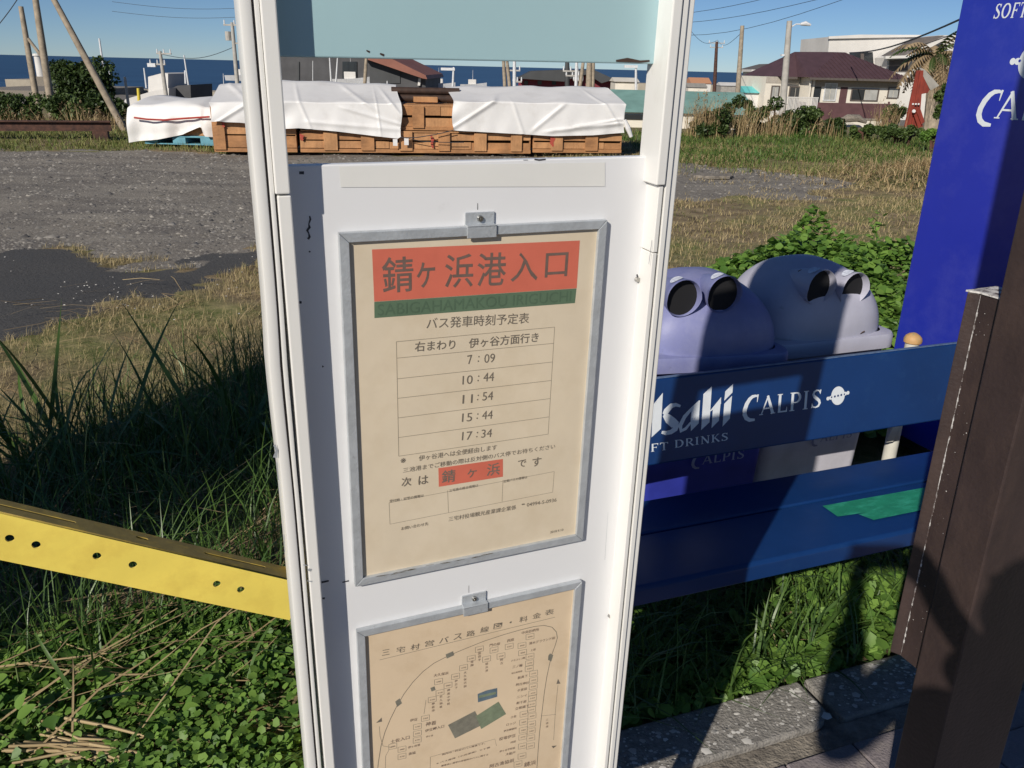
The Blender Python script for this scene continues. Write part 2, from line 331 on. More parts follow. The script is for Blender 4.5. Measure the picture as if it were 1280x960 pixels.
M['greyboard'] = mat('grey_board', (.33, .31, .28), .8, .15, 3)
M['concrete'] = mat('concrete', (.36, .33, .29), .9, .12, 6, bump=.3, bscale=40)
M['breakwater'] = mat('breakwater_concrete', (.40, .35, .27), .9, .15, .2)
M['straw'] = mat('straw', (.52, .40, .22), .8, col2=(.28, .19, .09), attr=True, sub=.15)
M['dry'] = mat('dry_grass', (.56, .44, .25), .8, col2=(.30, .25, .11), attr=True, sub=.2)
M['mixed'] = mat('mixed_grass', (.30, .27, .10), .7, col2=(.11, .18, .035), attr=True, sub=.25)
M['green'] = mat('green_grass', (.13, .22, .04), .55, col2=(.05, .11, .02), attr=True, sub=.25)
M['blade'] = mat('long_blade', (.13, .23, .05), .42, col2=(.045, .095, .025), attr=True, sub=.25)
M['leaf'] = mat('weed_leaf', (.22, .37, .07), .5, col2=(.08, .18, .03), attr=True, sub=.3)
M['leaf_dark'] = mat('bush_leaf', (.075, .12, .03), .5, col2=(.02, .04, .012), attr=True, sub=.2)
M['leaf_mid'] = mat('hedge_leaf', (.12, .18, .045), .5, col2=(.035, .065, .02), attr=True, sub=.25)
M['plume'] = mat('pampas', (.48, .36, .22), .9, col2=(.24, .17, .09), attr=True, sub=.3)
M['yleaf'] = mat('yellow_leaf', (.6, .38, .05), .5, sub=.2)
M['stem'] = mat('green_stem', (.10, .14, .04), .6)
M['stone'] = mat('gravel_stone', (.36, .335, .30), .85, col2=(.085, .08, .077), attr=True)
M['agg'] = mat('kerb_stone', (.72, .70, .66), .8, col2=(.26, .24, .22), attr=True)
M['paver'] = stain_or_sheen(mat('paver', (.23, .20, .205), .85, .12, 12, bump=.4, bscale=150), (.32, .28, .26), 20, .5, .7)
M['skin'] = mat('skin', (.5, .32, .23), .5); M['navy'] = mat('navy_cloth', (.03, .04, .08), .8); M['hair'] = mat('hair', (.01, .008, .006), .6)
M['sea'] = mat('sea_water', (.012, .045, .11), .35, .25, .02, spec=.12, detail=8)
# ------------------------------------------------------------------ ground
def terr(x, y):
    y = np.asarray(y, float); x = np.asarray(x, float)
    z = np.interp(y, [-50, 24, 32, 62, 95, 130, 195, 225, 400], [0, 0, -.5, -1.7, -3.5, -6, -6.2, -12, -14])
    return z
def smooth_noise(x, y, s, seed=0):
    r = np.random.default_rng(seed); G = r.uniform(-1, 1, (64, 64)); u = np.asarray(x)/s+1000; v = np.asarray(y)/s+1000
    i = np.floor(u).astype(int); j = np.floor(v).astype(int); a = u-i; b = v-j; a = a*a*(3-2*a); b = b*b*(3-2*b)
    g = lambda p, q: G[p % 64, q % 64]
    return g(i, j)*(1-a)*(1-b)+g(i+1, j)*a*(1-b)+g(i, j+1)*(1-a)*b+g(i+1, j+1)*a*b
xs = np.concatenate([[-30000, -8000, -2000, -500, -200, -100, -60, -40, -25, -18], np.arange(-14, 14.01, .14), [18, 25, 40, 60, 100, 200, 500, 2000, 8000, 30000]])
ys = np.concatenate([[-3000, -300, -60, -20, -8, -3, -1], np.arange(0, 24.01, .14), np.arange(25, 60, 1.5), [62, 80, 95, 110, 130, 160, 195, 210, 225, 400]])
XX, YY = np.meshgrid(xs, ys); sv = -XX*math.sin(b_az)+YY*math.cos(b_az)
# soil, gravel lot and the smooth dark patch of old asphalt, as weights the material reads
fine = (.03*smooth_noise(XX, YY, 1.1, 1)+.012*smooth_noise(XX, YY, .37, 2))
onlot = (sv > 1.45)
ZZ = terr(XX, YY)+np.where(onlot & (YY < 30), fine, 0)-np.where(onlot, .05, .075)
asph_pts = [tuple(gz(*p)[:2]) for p in ((-260, 298), (0, 303), (75, 308), (130, 322), (200, 327), (262, 316), (330, 303), (325, 318), (245, 330), (225, 352), (170, 368), (100, 392), (0, 414), (-260, 470))]
def inpoly(x, y, P):
    c = np.zeros(np.shape(x), bool); n = len(P)
    for i in range(n):
        (x0, y0), (x1, y1) = P[i], P[(i+1) % n]
        with np.errstate(divide='ignore', invalid='ignore'):
            c ^= ((y0 > y) != (y1 > y)) & (x < (x1-x0)*(y-y0)/((y1-y0) or 1e-9)+x0)
    return c
wob = lambda x, y, a=.25: (x+a*smooth_noise(x, y, .5, 5), y+a*smooth_noise(x, y, .5, 6))
def asphalt(x, y): return inpoly(x+.22*smooth_noise(x, y, .35, 5)+.12*smooth_noise(x, y, .15, 15), y+.22*smooth_noise(x, y, .35, 6)+.10*smooth_noise(x, y, .13, 16), asph_pts)
g_pts = [tuple(gz(*p)[:2]) for p in ((-700, 176), (0, 183), (150, 186), (500, 190), (800, 194), (840, 200), (1000, 215), (1075, 228), (1000, 240), (830, 246), (700, 262), (500, 285), (330, 303), (262, 316), (200, 327), (130, 322), (75, 308), (0, 303), (-700, 300))]
def gravel(x, y): return inpoly(*wob(x, y, .5), g_pts)
me = bpy.data.meshes.new('ground'); nx, ny = len(xs), len(ys)
V = np.stack([XX, YY, ZZ], -1).reshape(-1, 3); idx = np.arange(nx*ny).reshape(ny, nx)
Fq = np.stack([idx[:-1, :-1], idx[:-1, 1:], idx[1:, 1:], idx[1:, :-1]], -1).reshape(-1, 4)
gm = bpy.data.materials.new('ground'); gm.use_nodes = True; t = gm.node_tree; b = t.nodes['Principled BSDF']; b.inputs['Roughness'].default_value = .9; b.inputs['Specular IOR Level'].default_value = .2
def N(tp, **k):
    n = t.nodes.new(tp)
    for a, c in k.items(): setattr(n, a, c)
    return n
tc = N('ShaderNodeTexCoord')
def noise(s, d=6, rgh=.65):
    n = N('ShaderNodeTexNoise'); n.inputs['Scale'].default_value = s; n.inputs['Detail'].default_value = d; n.inputs['Roughness'].default_value = rgh; t.links.new(tc.outputs['Object'], n.inputs['Vector']); return n.outputs['Fac']
def ramp(src, stops):
    r = N('ShaderNodeValToRGB'); e = r.color_ramp.elements
    e[0].position, e[0].color = stops[0][0], (*stops[0][1], 1); e[1].position, e[1].color = stops[1][0], (*stops[1][1], 1)
    for p, c in stops[2:]: q = e.new(p); q.color = (*c, 1)
    t.links.new(src, r.inputs[0]); return r.outputs[0]
def mixc(f, a, c):
    m_ = N('ShaderNodeMix', data_type='RGBA'); t.links.new(f, m_.inputs[0]); t.links.new(a, m_.inputs[6]); t.links.new(c, m_.inputs[7]); return m_.outputs[2]
soil = ramp(noise(5), [(.3, (.10, .075, .045)), (.7, (.38, .30, .18)), (.5, (.24, .185, .11))])
greenish = ramp(noise(9), [(.35, (.10, .13, .035)), (.65, (.31, .27, .13))])
soil = mixc(ramp(noise(.7, 3), [(.45, (0, 0, 0)), (.6, (1, 1, 1))]), soil, greenish)
grav = ramp(noise(28, 8, .8), [(.3, (.08, .072, .063)), (.72, (.42, .385, .335)), (.5, (.21, .19, .165))])
grav = mixc(ramp(noise(.9, 4), [(.4, (0, 0, 0)), (.7, (.6, .6, .6))]), grav, ramp(noise(40, 4), [(.3, (.07, .063, .06)), (.7, (.19, .175, .165))]))
asp = ramp(noise(60, 8, .8), [(.3, (.055, .055, .057)), (.75, (.125, .122, .118))])
a1 = N('ShaderNodeAttribute', attribute_name='gravel'); a2 = N('ShaderNodeAttribute', attribute_name='asphalt')
def sharpen(src, s=14):
    ad = N('ShaderNodeMath', operation='ADD'); t.links.new(src, ad.inputs[0]); n_ = N('ShaderNodeMath', operation='MULTIPLY_ADD'); t.links.new(noise(s, 6), n_.inputs[0]); n_.inputs[1].default_value = .9; n_.inputs[2].default_value = -.45
    t.links.new(n_.outputs[0], ad.inputs[1]); mr = N('ShaderNodeMapRange'); mr.inputs[1].default_value = .42; mr.inputs[2].default_value = .58; t.links.new(ad.outputs[0], mr.inputs[0]); return mr.outputs[0]
band = N('ShaderNodeTexNoise'); bm_ = N('ShaderNodeMapping'); bm_.inputs['Scale'].default_value = (.35, 1.6, 1); t.links.new(tc.outputs['Object'], bm_.inputs[0]); t.links.new(bm_.outputs[0], band.inputs['Vector']); band.inputs['Scale'].default_value = 1.4; band.inputs['Detail'].default_value = 6
grav = mixc(ramp(band.outputs['Fac'], [(.42, (0, 0, 0)), (.66, (.75, .75, .75))]), grav, ramp(noise(50, 6, .8), [(.3, (.16, .145, .125)), (.7, (.46, .42, .36))]))
c = mixc(sharpen(a1.outputs['Fac'], 9), soil, grav); c = mixc(sharpen(a2.outputs['Fac'], 14), c, asp)
t.links.new(c, b.inputs['Base Color']); bu = N('ShaderNodeBump'); bu.inputs['Strength'].default_value = .6; bu.inputs['Distance'].default_value = .02
t.links.new(noise(35, 6, .7), bu.inputs['Height']); t.links.new(bu.outputs[0], b.inputs['Normal'])
me.vertices.add(len(V)); me.vertices.foreach_set('co', V.astype(np.float32).ravel()); me.loops.add(Fq.size); me.loops.foreach_set('vertex_index', Fq.ravel().astype(np.int32))
me.polygons.add(len(Fq)); me.polygons.foreach_set('loop_start', np.arange(0, Fq.size, 4, dtype=np.int32)); me.polygons.foreach_set('loop_total', np.full(len(Fq), 4, np.int32)); me.update(calc_edges=True)
me.polygons.foreach_set('use_smooth', np.ones(len(Fq), bool))
ga = gravel(V[:, 0], V[:, 1]).astype(np.float32); ga[(V[:, 1] > 90)] = .8
aa = asphalt(V[:, 0], V[:, 1]).astype(np.float32)
for nm, ar in (('gravel', ga), ('asphalt', aa)):
    q = me.attributes.new(nm, 'FLOAT', 'POINT'); q.data.foreach_set('value', ar)
me.materials.append(gm); tag(link('ground', me), kind='structure')
# sea out to the horizon, flat, streaked with paler and deeper blue in its colour
sm = M['sea']; t = sm.node_tree; b = t.nodes['Principled BSDF']
tc = N('ShaderNodeTexCoord'); mp = N('ShaderNodeMapping'); mp.inputs['Scale'].default_value = (.006, .05, 1); t.links.new(tc.outputs['Object'], mp.inputs[0])
n1 = N('ShaderNodeTexNoise'); n1.inputs['Scale'].default_value = .6; n1.inputs['Detail'].default_value = 10; n1.inputs['Roughness'].default_value = .7; t.links.new(mp.outputs[0], n1.inputs['Vector'])
r_ = ramp(n1.outputs['Fac'], [(.32, (.005, .022, .062)), (.55, (.015, .052, .12)), (.75, (.05, .11, .19))]); t.links.new(r_, b.inputs['Base Color'])
tag(MB().add([(-40000, 190, -8.2), (40000, 190, -8.2), (40000, 42000, -8.2), (-40000, 42000, -8.2)], [(0, 1, 2, 3)]).build('sea', sm), kind='structure')
# ------------------------------------------------------------------ pavement and kerb
M['concrete'] = stain_or_sheen(mat('rough_mortar', (.26, .23, .19), .95, .25, 25, bump=.8, bscale=90), (.12, .105, .09), 14, .45, .65)
pv = MB().add([tuple(st(a, n, -.062)) for a, n in ((-12, -6), (14, -6), (14, 1.25), (-12, 1.25))], [(0, 1, 2, 3)]).build('pavement', M['concrete']); tag(pv, kind='structure')
pm = []
for k in range(4):
    m_ = MB().box(-.0985, .0985, -.0485, .0485, -.06, 0); o = m_.build('paver', M['paver'], bevel=.004, seg=1); pm.append(o.data); bpy.data.objects.remove(o)
hb = []
npv = 0
for j in range(13):
    n0 = 1.185-.1*j
    for i in range(-6, 14):
        tt = .42+.2*i+(.1 if j % 2 else 0)+.055
        if n0 < .0 or npv > 290: continue
        if tt < -.6 or tt > 1.9: continue
        npv += 1
        o = link('paver', pm[random.randrange(4)], None, pv); o.matrix_world = Matrix.Translation(st(tt, n0-.05, -.006+random.uniform(-.0015, .0015))) @ Matrix.Rotation(b_az+random.uniform(-.008, .008), 4, 'Z')
tag(MB().box(-12, 14, -.0, .066, -.06, -.016, Matrix.Translation(st(0, 1.187)) @ Matrix.Rotation(b_az, 4, 'Z')).build('mortar_strip', M['concrete'], pv, bevel=.004), kind=None)
# kerb: exposed aggregate blocks laid end to end
kt = thing('kerb', 'low grey kerb of exposed white pebble concrete between paving and weeds', 'kerb', (0, 0, 0)); kt['kind'] = 'structure'; del kt['category']
M['dirty_mortar'] = stain_or_sheen(mat('dirty_mortar', (.24, .21, .175), .95, .25, 25, bump=.8, bscale=90), (.10, .09, .075), 14, .45, .65)
M['kerb'] = stain_or_sheen(mat('kerb_concrete', (.25, .235, .215), .9, .25, 40, bump=.6, bscale=120), (.30, .28, .26), 90, .58, .7)
def kerb_block(t0, t1):
    m_ = MB(); r_ = .03; pts = [(t0, 1.252), (t0, 1.405), (t1, 1.405), (t1, 1.29), (t1-.03, 1.262), (t1-.07, 1.252)]
    vs = [tuple(st(a, n, -.2)) for a, n in pts]+[tuple(st(a, n, .0)) for a, n in pts]; n = 6
    m_.add(vs, [tuple(range(n-1, -1, -1)), tuple(range(n, 2*n))]+[(i, (i+1) % n, (i+1) % n+n, i+n) for i in range(n)])
    return m_.build('kerb_block', M['kerb'], kt, bevel=.007)
tj = SB.dot(gz(1046, 900))
ends = [(tj-1.8, tj-.606), (tj-.6, tj), (tj+.02, tj+.64), (tj+.65, tj+1.25)]
for a, c_ in ends: kerb_block(a, c_)
MB().box(tj-.08, tj+.1, 1.24, 1.40, -.1, -.022, Matrix.Rotation(b_az, 4, 'Z')).build('joint_mortar', M['concrete'], kt, bevel=.004)
n_ = 4600; tt = rng.uniform(tj-1.2, tj+.9, n_); tt = tt[(tt < tj-.01) | (tt > tj+.04)]; n_ = len(tt); nn_ = rng.uniform(1.262, 1.397, n_); sz = rng.gamma(1.15, .0026, n_)+.001
P0 = np.array([tuple(st(a, c_, -.0005)) for a, c_ in zip(tt, nn_)])
def stones(P, s, flat=.5, m_=None, name='gravel', v=None, parent=None, kind='stuff'):
    n = len(P); az = rng.uniform(0, 2*PI, n); asp_ = rng.uniform(.55, 1, n); o5 = []
    for k in range(5):
        th = az+k*2*PI/5+rng.normal(0, .2, n); rr = s*rng.uniform(.75, 1.1, n); o5.append(np.stack([P[:, 0]+np.cos(th)*rr, P[:, 1]+np.sin(th)*rr*asp_, P[:, 2]+rng.uniform(-.1, .15, n)*s*flat], 1))
    top = np.stack([P[:, 0]+rng.normal(0, .25, n)*s, P[:, 1]+rng.normal(0, .25, n)*s, P[:, 2]+s*flat*rng.uniform(.7, 1.3, n)], 1)
    Vv = np.stack(o5+[top], 1); fs = np.array([(k, (k+1) % 5, 5) for k in range(5)]); Fc = (np.arange(n)[:, None, None]*6+fs[None]).reshape(-1, 3)
    o = np_mesh(name, Vv.reshape(-1, 3), Fc, m_, np.repeat(rng.uniform(0, 1, n)**.6 if v is None else v, 6), parent); 
    if kind: o['kind'] = kind
    return o
stones(P0, sz, .12, M['agg'], 'pebble_aggregate', parent=kt, v=rng.uniform(0, .55, n_))
# gravel stones over the lot
n_ = 60000; yy = 6.5+rng.uniform(0, 1, n_)**1.3*11.5; xx = rng.uniform(-1, 1, n_)*(yy*.62+.3); ok = gravel(xx, yy) & ~asphalt(xx, yy); ok &= ~((np.abs(xx-(-.3)) < yy*.0)); xx, yy = xx[ok], yy[ok]
dens = smooth_noise(xx, yy*2.5, 1.3, 9); keep = rng.uniform(-1.0, .9, len(xx)) < dens+.35; xx, yy = xx[keep], yy[keep]
sz = rng.gamma(2.0, .0052, len(xx))*(.6+yy*.06)+.005
P0 = np.stack([xx, yy, terr(xx, yy)+.03*smooth_noise(xx, yy, 1.1, 1)+.012*smooth_noise(xx, yy, .37, 2)-.052], 1)
stones(P0, sz, .5, M['stone'], 'gravel', v=np.clip(rng.beta(2, 1.6, len(xx))-.15*(rng.uniform(0, 1, len(xx)) > .93)*3, 0, 1))
# a few pale stones on the asphalt
gx = [gz(rng.uniform(90, 190), rng.uniform(345, 380)) for _ in range(26)]+[gz(rng.uniform(0, 320), rng.uniform(312, 395)) for _ in range(40)]
P0 = np.array([tuple(q) for q in gx]); P0[:, 2] = -.045+.03*smooth_noise(P0[:, 0], P0[:, 1], 1.1, 1)
stones(P0, rng.uniform(.004, .012, len(P0)), .6, M['agg'], 'scattered_pale_stones', v=rng.uniform(0, .4, len(P0)))
# ------------------------------------------------------------------ the bus stop sign
def rotm(a, b, c): return Matrix.Rotation(a, 3, 'Z') @ Matrix.Rotation(b, 3, 'X') @ Matrix.Rotation(c, 3, 'Y')
SM = rotm(.396, .0277, -.0061); SP = Vector((-.1862, .8625, -.1648+H)); SU = SM.col[0]; SV = SM.col[2]; SY = SM.col[1]
def sb(px, py, n=0.0):
    """where a point of the sign lies in the sign's own frame (across, up), n metres in front of its board"""
    return plane_uv(px, py, SP-SY*n, SU, SV)
sign = thing('bus_stop_sign', 'tall white steel bus stop sign with turquoise top panel and two framed posters', 'bus stop sign', SP, SM)
D = .027; WB = -1.0; WG = -1.345; WT = .50
def prt(name, mb, m, parent=sign, bevel=.0015, **k): return mb.build(name, m, parent, bevel, **k)
# the folded sheet boards
m_ = MB().box(-.056, .372, .0, .012, WB, .0684); prt('timetable_board', m_, M['board_white'])
m_ = MB().box(-.056, .368, .0, .012, .169, WT); prt('name_board', m_, M['turquoise'])
# each upright: outer post, thin strip, inner lip in two lengths with a joint, all dented a little
def bent(x0, x1, y0, y1, z0, z1, amp=0.0, zc=-.2, sig=.12, n=26, taper=0.0):
    m_ = MB(); vs = []
    for i in range(n+1):
        z = z0+(z1-z0)*i/n; o_ = -amp*math.exp(-((z-zc)/sig)**2)+amp*.25*math.sin(z*37+x0*50)*math.exp(-((z-zc)/(.6*sig))**2)+taper*(z-z1)
        vs += [(x0+o_, y0, z), (x1+o_*.8, y0, z), (x1+o_*.8, y1, z), (x0+o_, y1, z)]
    fs = [(4*i+j, 4*i+(j+1) % 4, 4*i+4+(j+1) % 4, 4*i+4+j) for i in range(n) for j in range(4)]+[(3, 2, 1, 0), (4*n, 4*n+1, 4*n+2, 4*n+3)]
    m_.add(vs, fs); return m_
Wt = .52
prt('outer_post', bent(-.0808, -.0700, -D, .020, WG, Wt, .0026, -.165, .07, 60), M['white'], smooth=True)
prt('post_groove', bent(-.0702, -.0676, -D+.006, .012, WG, Wt, .0018, -.165, .08, 60), M['alu_dark'], bevel=0)
prt('edge_strip', bent(-.0676, -.0632, -D+.001, .014, WG, Wt, .0015, -.17, .1, 60), M['white'], smooth=True, bevel=.0008)
prt('inner_lip', MB().box(-.0628, -.0485, -D-.002, .012, .0455, Wt), M['white'])
prt('inner_lip', bent(-.0612, -.0478, -D, .012, WB, .0440, 0, taper=-.003), M['white'])
prt('inner_lip', MB().box(.3634, .3755, -D-.003, .014, .0395, Wt), M['white'])
prt('inner_lip', bent(.3690, .3750, -D, .012, -.040, .0380, 0), M['white'], bevel=.0008)
prt('inner_lip', bent(.3688, .3748, -D, .012, WB, -.0412, 0), M['white'], bevel=.0008)
prt('post_groove', MB().box(.3757, .3778, -D+.006, .012, WG, Wt), M['alu_dark'], bevel=0)
prt('edge_strip', MB().box(.3778, .3850, -D, .014, WG, Wt), M['white'], bevel=.001)
prt('outer_post', MB().box(.3853, .3945, -D+.003, .022, WG, Wt), M['white'])
prt('top_rail', MB().box(-.081, .3947, -D, .022, Wt+.001, Wt+.02), M['white'])
prt('bottom_rail', MB().box(-.0632, .3753, -D, .014, WB-.016, WB-.001), M['white'])
prt('base_plate', MB().box(-.14, .455, -.13, .15, WG-.03, WG), M['concrete'], bevel=.01)
# round top disc (above the picture; its shadow falls on the bins)
pts = [(.135+.215*math.cos(2*PI*i/48), .715+.215*math.sin(2*PI*i/48)) for i in range(48)]
prt('top_disc', MB().prism(pts, -.006, .006), M['white'], bevel=.002)
prt('disc_bracket', MB().box(.11, .160, .0065, .012, Wt+.0205, .70), M['white'])
# dark scuffs and chips of the paint
ck = 0
def chip(pts, w_, n=.0004, parent=sign, name='paint_chip', m_=None):
    mb = MB(); q = [sb(x, y, n) for x, y in pts]; ribbon(mb, q, [w_*random.uniform(.4, 1.2) for _ in q], -n); return mb.build(name, m_ or M['chip'], parent)
for p, w_ in (([(387, 270), (388, 274), (386, 280), (387, 284), (384, 288), (386, 292), (387, 296), (385, 299)], .0022), ([(374, 216), (380, 216)], .003), ([(374, 378), (377, 378)], .003),
             ([(386, 314), (388, 315)], .002), ([(403, 457), (404, 459)], .002), ([(402, 728), (411, 726)], .003), ([(403, 748), (406, 748)], .003), ([(428, 728), (436, 726)], .002),
             ([(403, 817), (404, 826)], .003), ([(402, 843), (403, 846)], .003), ([(796, 343), (798, 348)], .002), ([(668, 199), (674, 200), (682, 199)], .0016), ([(654, 200), (660, 200)], .001),
             ([(597, 254), (597, 262)], .0006), ([(586, 732), (586, 741)], .0006)):
    chip(p, w_)
for p, w_ in (([(343, 556), (346, 563), (344, 572)], .006), ([(346, 578), (348, 600)], .0015), ([(379, 706), (384, 707)], .002), ([(385, 712), (389, 713)], .003), ([(384, 726), (390, 727)], .002), ([(355, 668), (356, 690)], .0008), ([(815, 300), (811, 330)], .0007), ([(760, 640), (756, 700)], .0005)): chip(p, w_, D+.0005, m_=M['alu'])
for p, w_ in (([(458, 63), (462, 65)], .002), ([(475, 67), (480, 69)], .002), ([(770, 76), (784, 75), (800, 77), (812, 76)], .004)): chip(p, w_, .0005, m_=M['log'])
for p in ((796, 349), (762, 769)):
    x, z = sb(*p, 0); mb = MB().tube((x, 0, z), (x, -.004, z), .0035, .003, 12); mb.build('rivet', M['steel'], sign)
# cream sticker ghost at the top of the board
a = sb(424, 208); c_ = sb(756, 203); e_ = sb(756, 233); f_ = sb(426, 234)
MB().quad(*[(q[0], -.0006, q[1]) for q in (a, c_, e_, f_)]).build('sticker_ghost', M['tape_cream'], sign)
# ------------------------------------------------------------------ posters
def poster(name, label, u, v_, ww, hh, rot, paper, fr=.0105):
    Mx = SM @ Matrix.Rotation(-rot, 3, 'Y'); P = SP+SU*u+SV*v_
    T = thing(name, label, 'poster', P, Mx); T['group'] = 'framed posters on the bus stop sign'
    y0, y1 = -.008, -.0005
    for pts in ([(0, 0), (ww, 0), (ww-fr, -fr), (fr, -fr)], [(0, -hh), (fr, -hh+fr), (ww-fr, -hh+fr), (ww, -hh)], [(0, -.0003), (fr, -fr-.0003), (fr, -hh+fr+.0003), (0, -hh+.0003)], [(ww, -.0003), (ww, -hh+.0003), (ww-fr, -hh+fr+.0003), (ww-fr, -fr-.0003)]):
        MB().prism(pts, y0, y1).build('frame_bar', M['alu'], T, bevel=.0008)
    sh = MB().box(fr-.002, ww-fr+.002, -.0035, -.0012, -hh+fr-.002, -fr+.002).build('sheet', paper, T)
    bx = ww*.5
    br = MB().box(bx-.0172, bx+.0172, -.0025, -.0003, -.001, .0145).box(bx-.0172, bx+.0172, -.0105, -.0083, -.0125, .0012).box(bx-.0172, bx+.0172, -.0105, -.0003, -.0008, .0014).build('bracket', M['alu'], T, bevel=.0005)
    MB().tube((bx, -.0026, .0075), (bx, -.0055, .0075), .0038, .003, 14).tube((bx, -.0056, .0075), (bx, -.0062, .0075), .0012, .001, 6).build('screw', M['steel'], br, smooth=True)
    Ui, Vi = Mx.col[0], Mx.col[2]
    return T, sh, (lambda px, py: plane_uv(px, py, P-Mx.col[1]*.0037, Ui, Vi))
YP = -.00365
# -- timetable
T1, sh1, q1 = poster('timetable_poster', 'upper framed bus timetable with red and green heading on a yellowed sheet', 0, 0, .315, .4416, -.0064, M['paper1'])
c1 = lambda x, y: q1(420+x/3.5556, 250+y/3.5556)      # read off an enlargement of the poster
c2 = lambda x, y: q1(420+x/3.5556, 500+y/3.5556)
def flat(name, pts, m_, y=YP, parent=sh1):
    mb = MB(); mb.add([(p[0], y, p[1]) for p in pts], [tuple(range(len(pts)-1, -1, -1))]); return mb.build(name, m_, parent)
def line(mb, a, b_, w_=.0006, y=YP): ribbon(mb, [a, b_], w_, y)
flat('red_band', [c1(160, 220), c1(1084, 180), c1(1070, 392), c1(170, 452)], M['ink_red'])
flat('green_band', [c1(170, 453), c1(1069, 393), c1(1062, 458), c1(171, 525)], M['ink_green'])
def txt(name, items, m_, y=YP-.0002, parent=sh1, bold=0):
    for it in items:
        mb = MB()
        if len(it) > 3 and it[3] == 'V':
            for j, c_ in enumerate(it[0]):
                f0 = (j+.5)/len(it[0]); cx_ = it[1][0]+(it[2][0]-it[1][0])*f0; cz_ = it[1][1]+(it[2][1]-it[1][1])*f0; put_text(mb, c_, (cx_-.0021, cz_), (cx_+.0021, cz_), y)
            tag(mb.build(name, m_, parent), kind='stuff'); continue
        put_text(mb, it[0], it[1], it[2], y, it[3] if len(it) > 3 else None, it[4] if len(it) > 4 else bold); mb.build(name, m_, parent)
ch = '錆ヶ浜港入口'
cx = [(205, 343, 330), (358, 440, 333), (484, 610, 315), (628, 756, 308), (778, 898, 297), (930, 1030, 288)]
hs = [.040, .029, .0385, .0385, .034, .029]
txt('stop_name', [(ch[i], c1(cx[i][0], cx[i][2]+ (3 if i else 6)), c1(cx[i][1], cx[i][2]-3), hs[i]) for i in range(6)], M['ink_dark'], bold=.008)
txt('romanised_name', [('SABIGAHAMAKOU IRIGUCHI', c1(185, 489), c1(1045, 427), .013)], M['ink_green2'], bold=0)
txt('heading', [('バス発車時刻予定表', c1(402, 549), c1(858, 524))], M['ink'], bold=.003)
txt('direction', [('右まわり', c1(350, 652), c1(530, 641)), ('伊ヶ谷方面行き', c1(590, 637), c1(900, 609))], M['ink'], bold=.01)
LY = [427.2, 447.7, 473.6, 498, 522.5, 547, 570.3]; RY = [408.9, 429.2, 452.5, 475.6, 498.2, 521.1, 542.7]
LX = [495.5+(498.5-495.5)*i/6 for i in range(7)]; RX = [693.3+(685.2-693.3)*i/6 for i in range(7)]
mb = MB()
for i in range(7): line(mb, q1(LX[i], LY[i]), q1(RX[i], RY[i]))
line(mb, q1(LX[0], LY[0]), q1(LX[6], LY[6])); line(mb, q1(RX[0], RY[0]), q1(RX[6], RY[6]))
# QR squares are left blank: only the little table round them
b1 = [c2(236, 457), c2(970, 318), c2(963, 410), c2(240, 552)]
for i in range(4): line(mb, b1[i], b1[(i+1) % 4], .0005)
line(mb, c2(496, 402), c2(500, 500), .0005); line(mb, c2(742, 355), c2(738, 452), .0005)
mb.build('table_lines', M['ink_line'], sh1)
def tm(s, x0, y0, x1, y1, f=c1): return (s, f(x0, y0), f(x1, y1), .0105)
def digits(s, xa, ya, xb, yb, f):
    # narrow figures either side of a spaced colon
    h_, m2 = s.split(':'); out = []
    out.append((h_, f(xa, ya), f(xa+(45 if len(h_) > 1 else 22)*1.0, ya-4), .0112, .0)); out.append((m2, f(xb-47, yb+4), f(xb, yb), .0112, .0))
    xm = (xa+(48 if len(h_) > 1 else 24)+xb-47)/2; ym = (ya+yb)/2; out.append((':', f(xm-3, ym), f(xm+3, ym), .0075)); return out
it = digits('7:09', 584, 711, 706, 701, c1)+digits('10:44', 562, 801, 702, 784, c1)+digits('11:54', 562, 886, 698, 869, c1)+digits('15:44', 560, 79, 696, 64, c2)+digits('17:34', 560, 161, 693, 146, c2)
txt('departure_times', it, M['ink'], bold=.0)
txt('notes', [('※', c2(287, 270), c2(310, 268)), ('伊ヶ谷港へは全便経由します', c2(368, 259), c2(715, 209)), ('三池港までご移動の際は反対側のバス停でお待ちください', c2(298, 313), c2(974, 205), .0068),
              ('お問い合わせ先', c2(290, 572), c2(410, 549)), ('三宅村役場観光産業課企業係', c2(500, 530), c2(800, 476)), ('℡ 04994-5-0936', c2(825, 470), c2(980, 443)),
              ('受付時・記載の情報は', c2(238, 450), c2(390, 424)), ('三宅島の総合情報は', c2(503, 403), c2(632, 379)), ('定期バスの情報は', c2(744, 362), c2(850, 342)), ('2018.9.10', c2(952, 588), c2(1010, 576))], M['ink'], bold=.005)
flat('red_patch', [c2(455, 303), c2(742, 262), c2(742, 341), c2(457, 386)], M['ink_red'])
txt('next_stop', [('次', c2(291, 366), c2(335, 360)), ('は', c2(366, 358), c2(410, 352)), ('錆', c2(470, 342), c2(530, 334)), ('ヶ', c2(583, 328), c2(625, 322)), ('浜', c2(670, 312), c2(728, 304)), ('で', c2(808, 284), c2(845, 279)), ('す', c2(872, 277), c2(912, 272))], M['ink'], y=YP-.0003, bold=.01)
# dirt along the bottom bar
for k in range(22):
    x = .013+random.uniform(0, .16); mb = MB(); z = -.4335+random.uniform(0, .0026); ribbon(mb, [(x, z), (x+.005, z+.0004), (x+.011, z+.0001)], [.0003, random.uniform(.0005, .0012), .0002], -.0081-.00003*k)
    mb.build('grime_streak', M['grime'], T1)
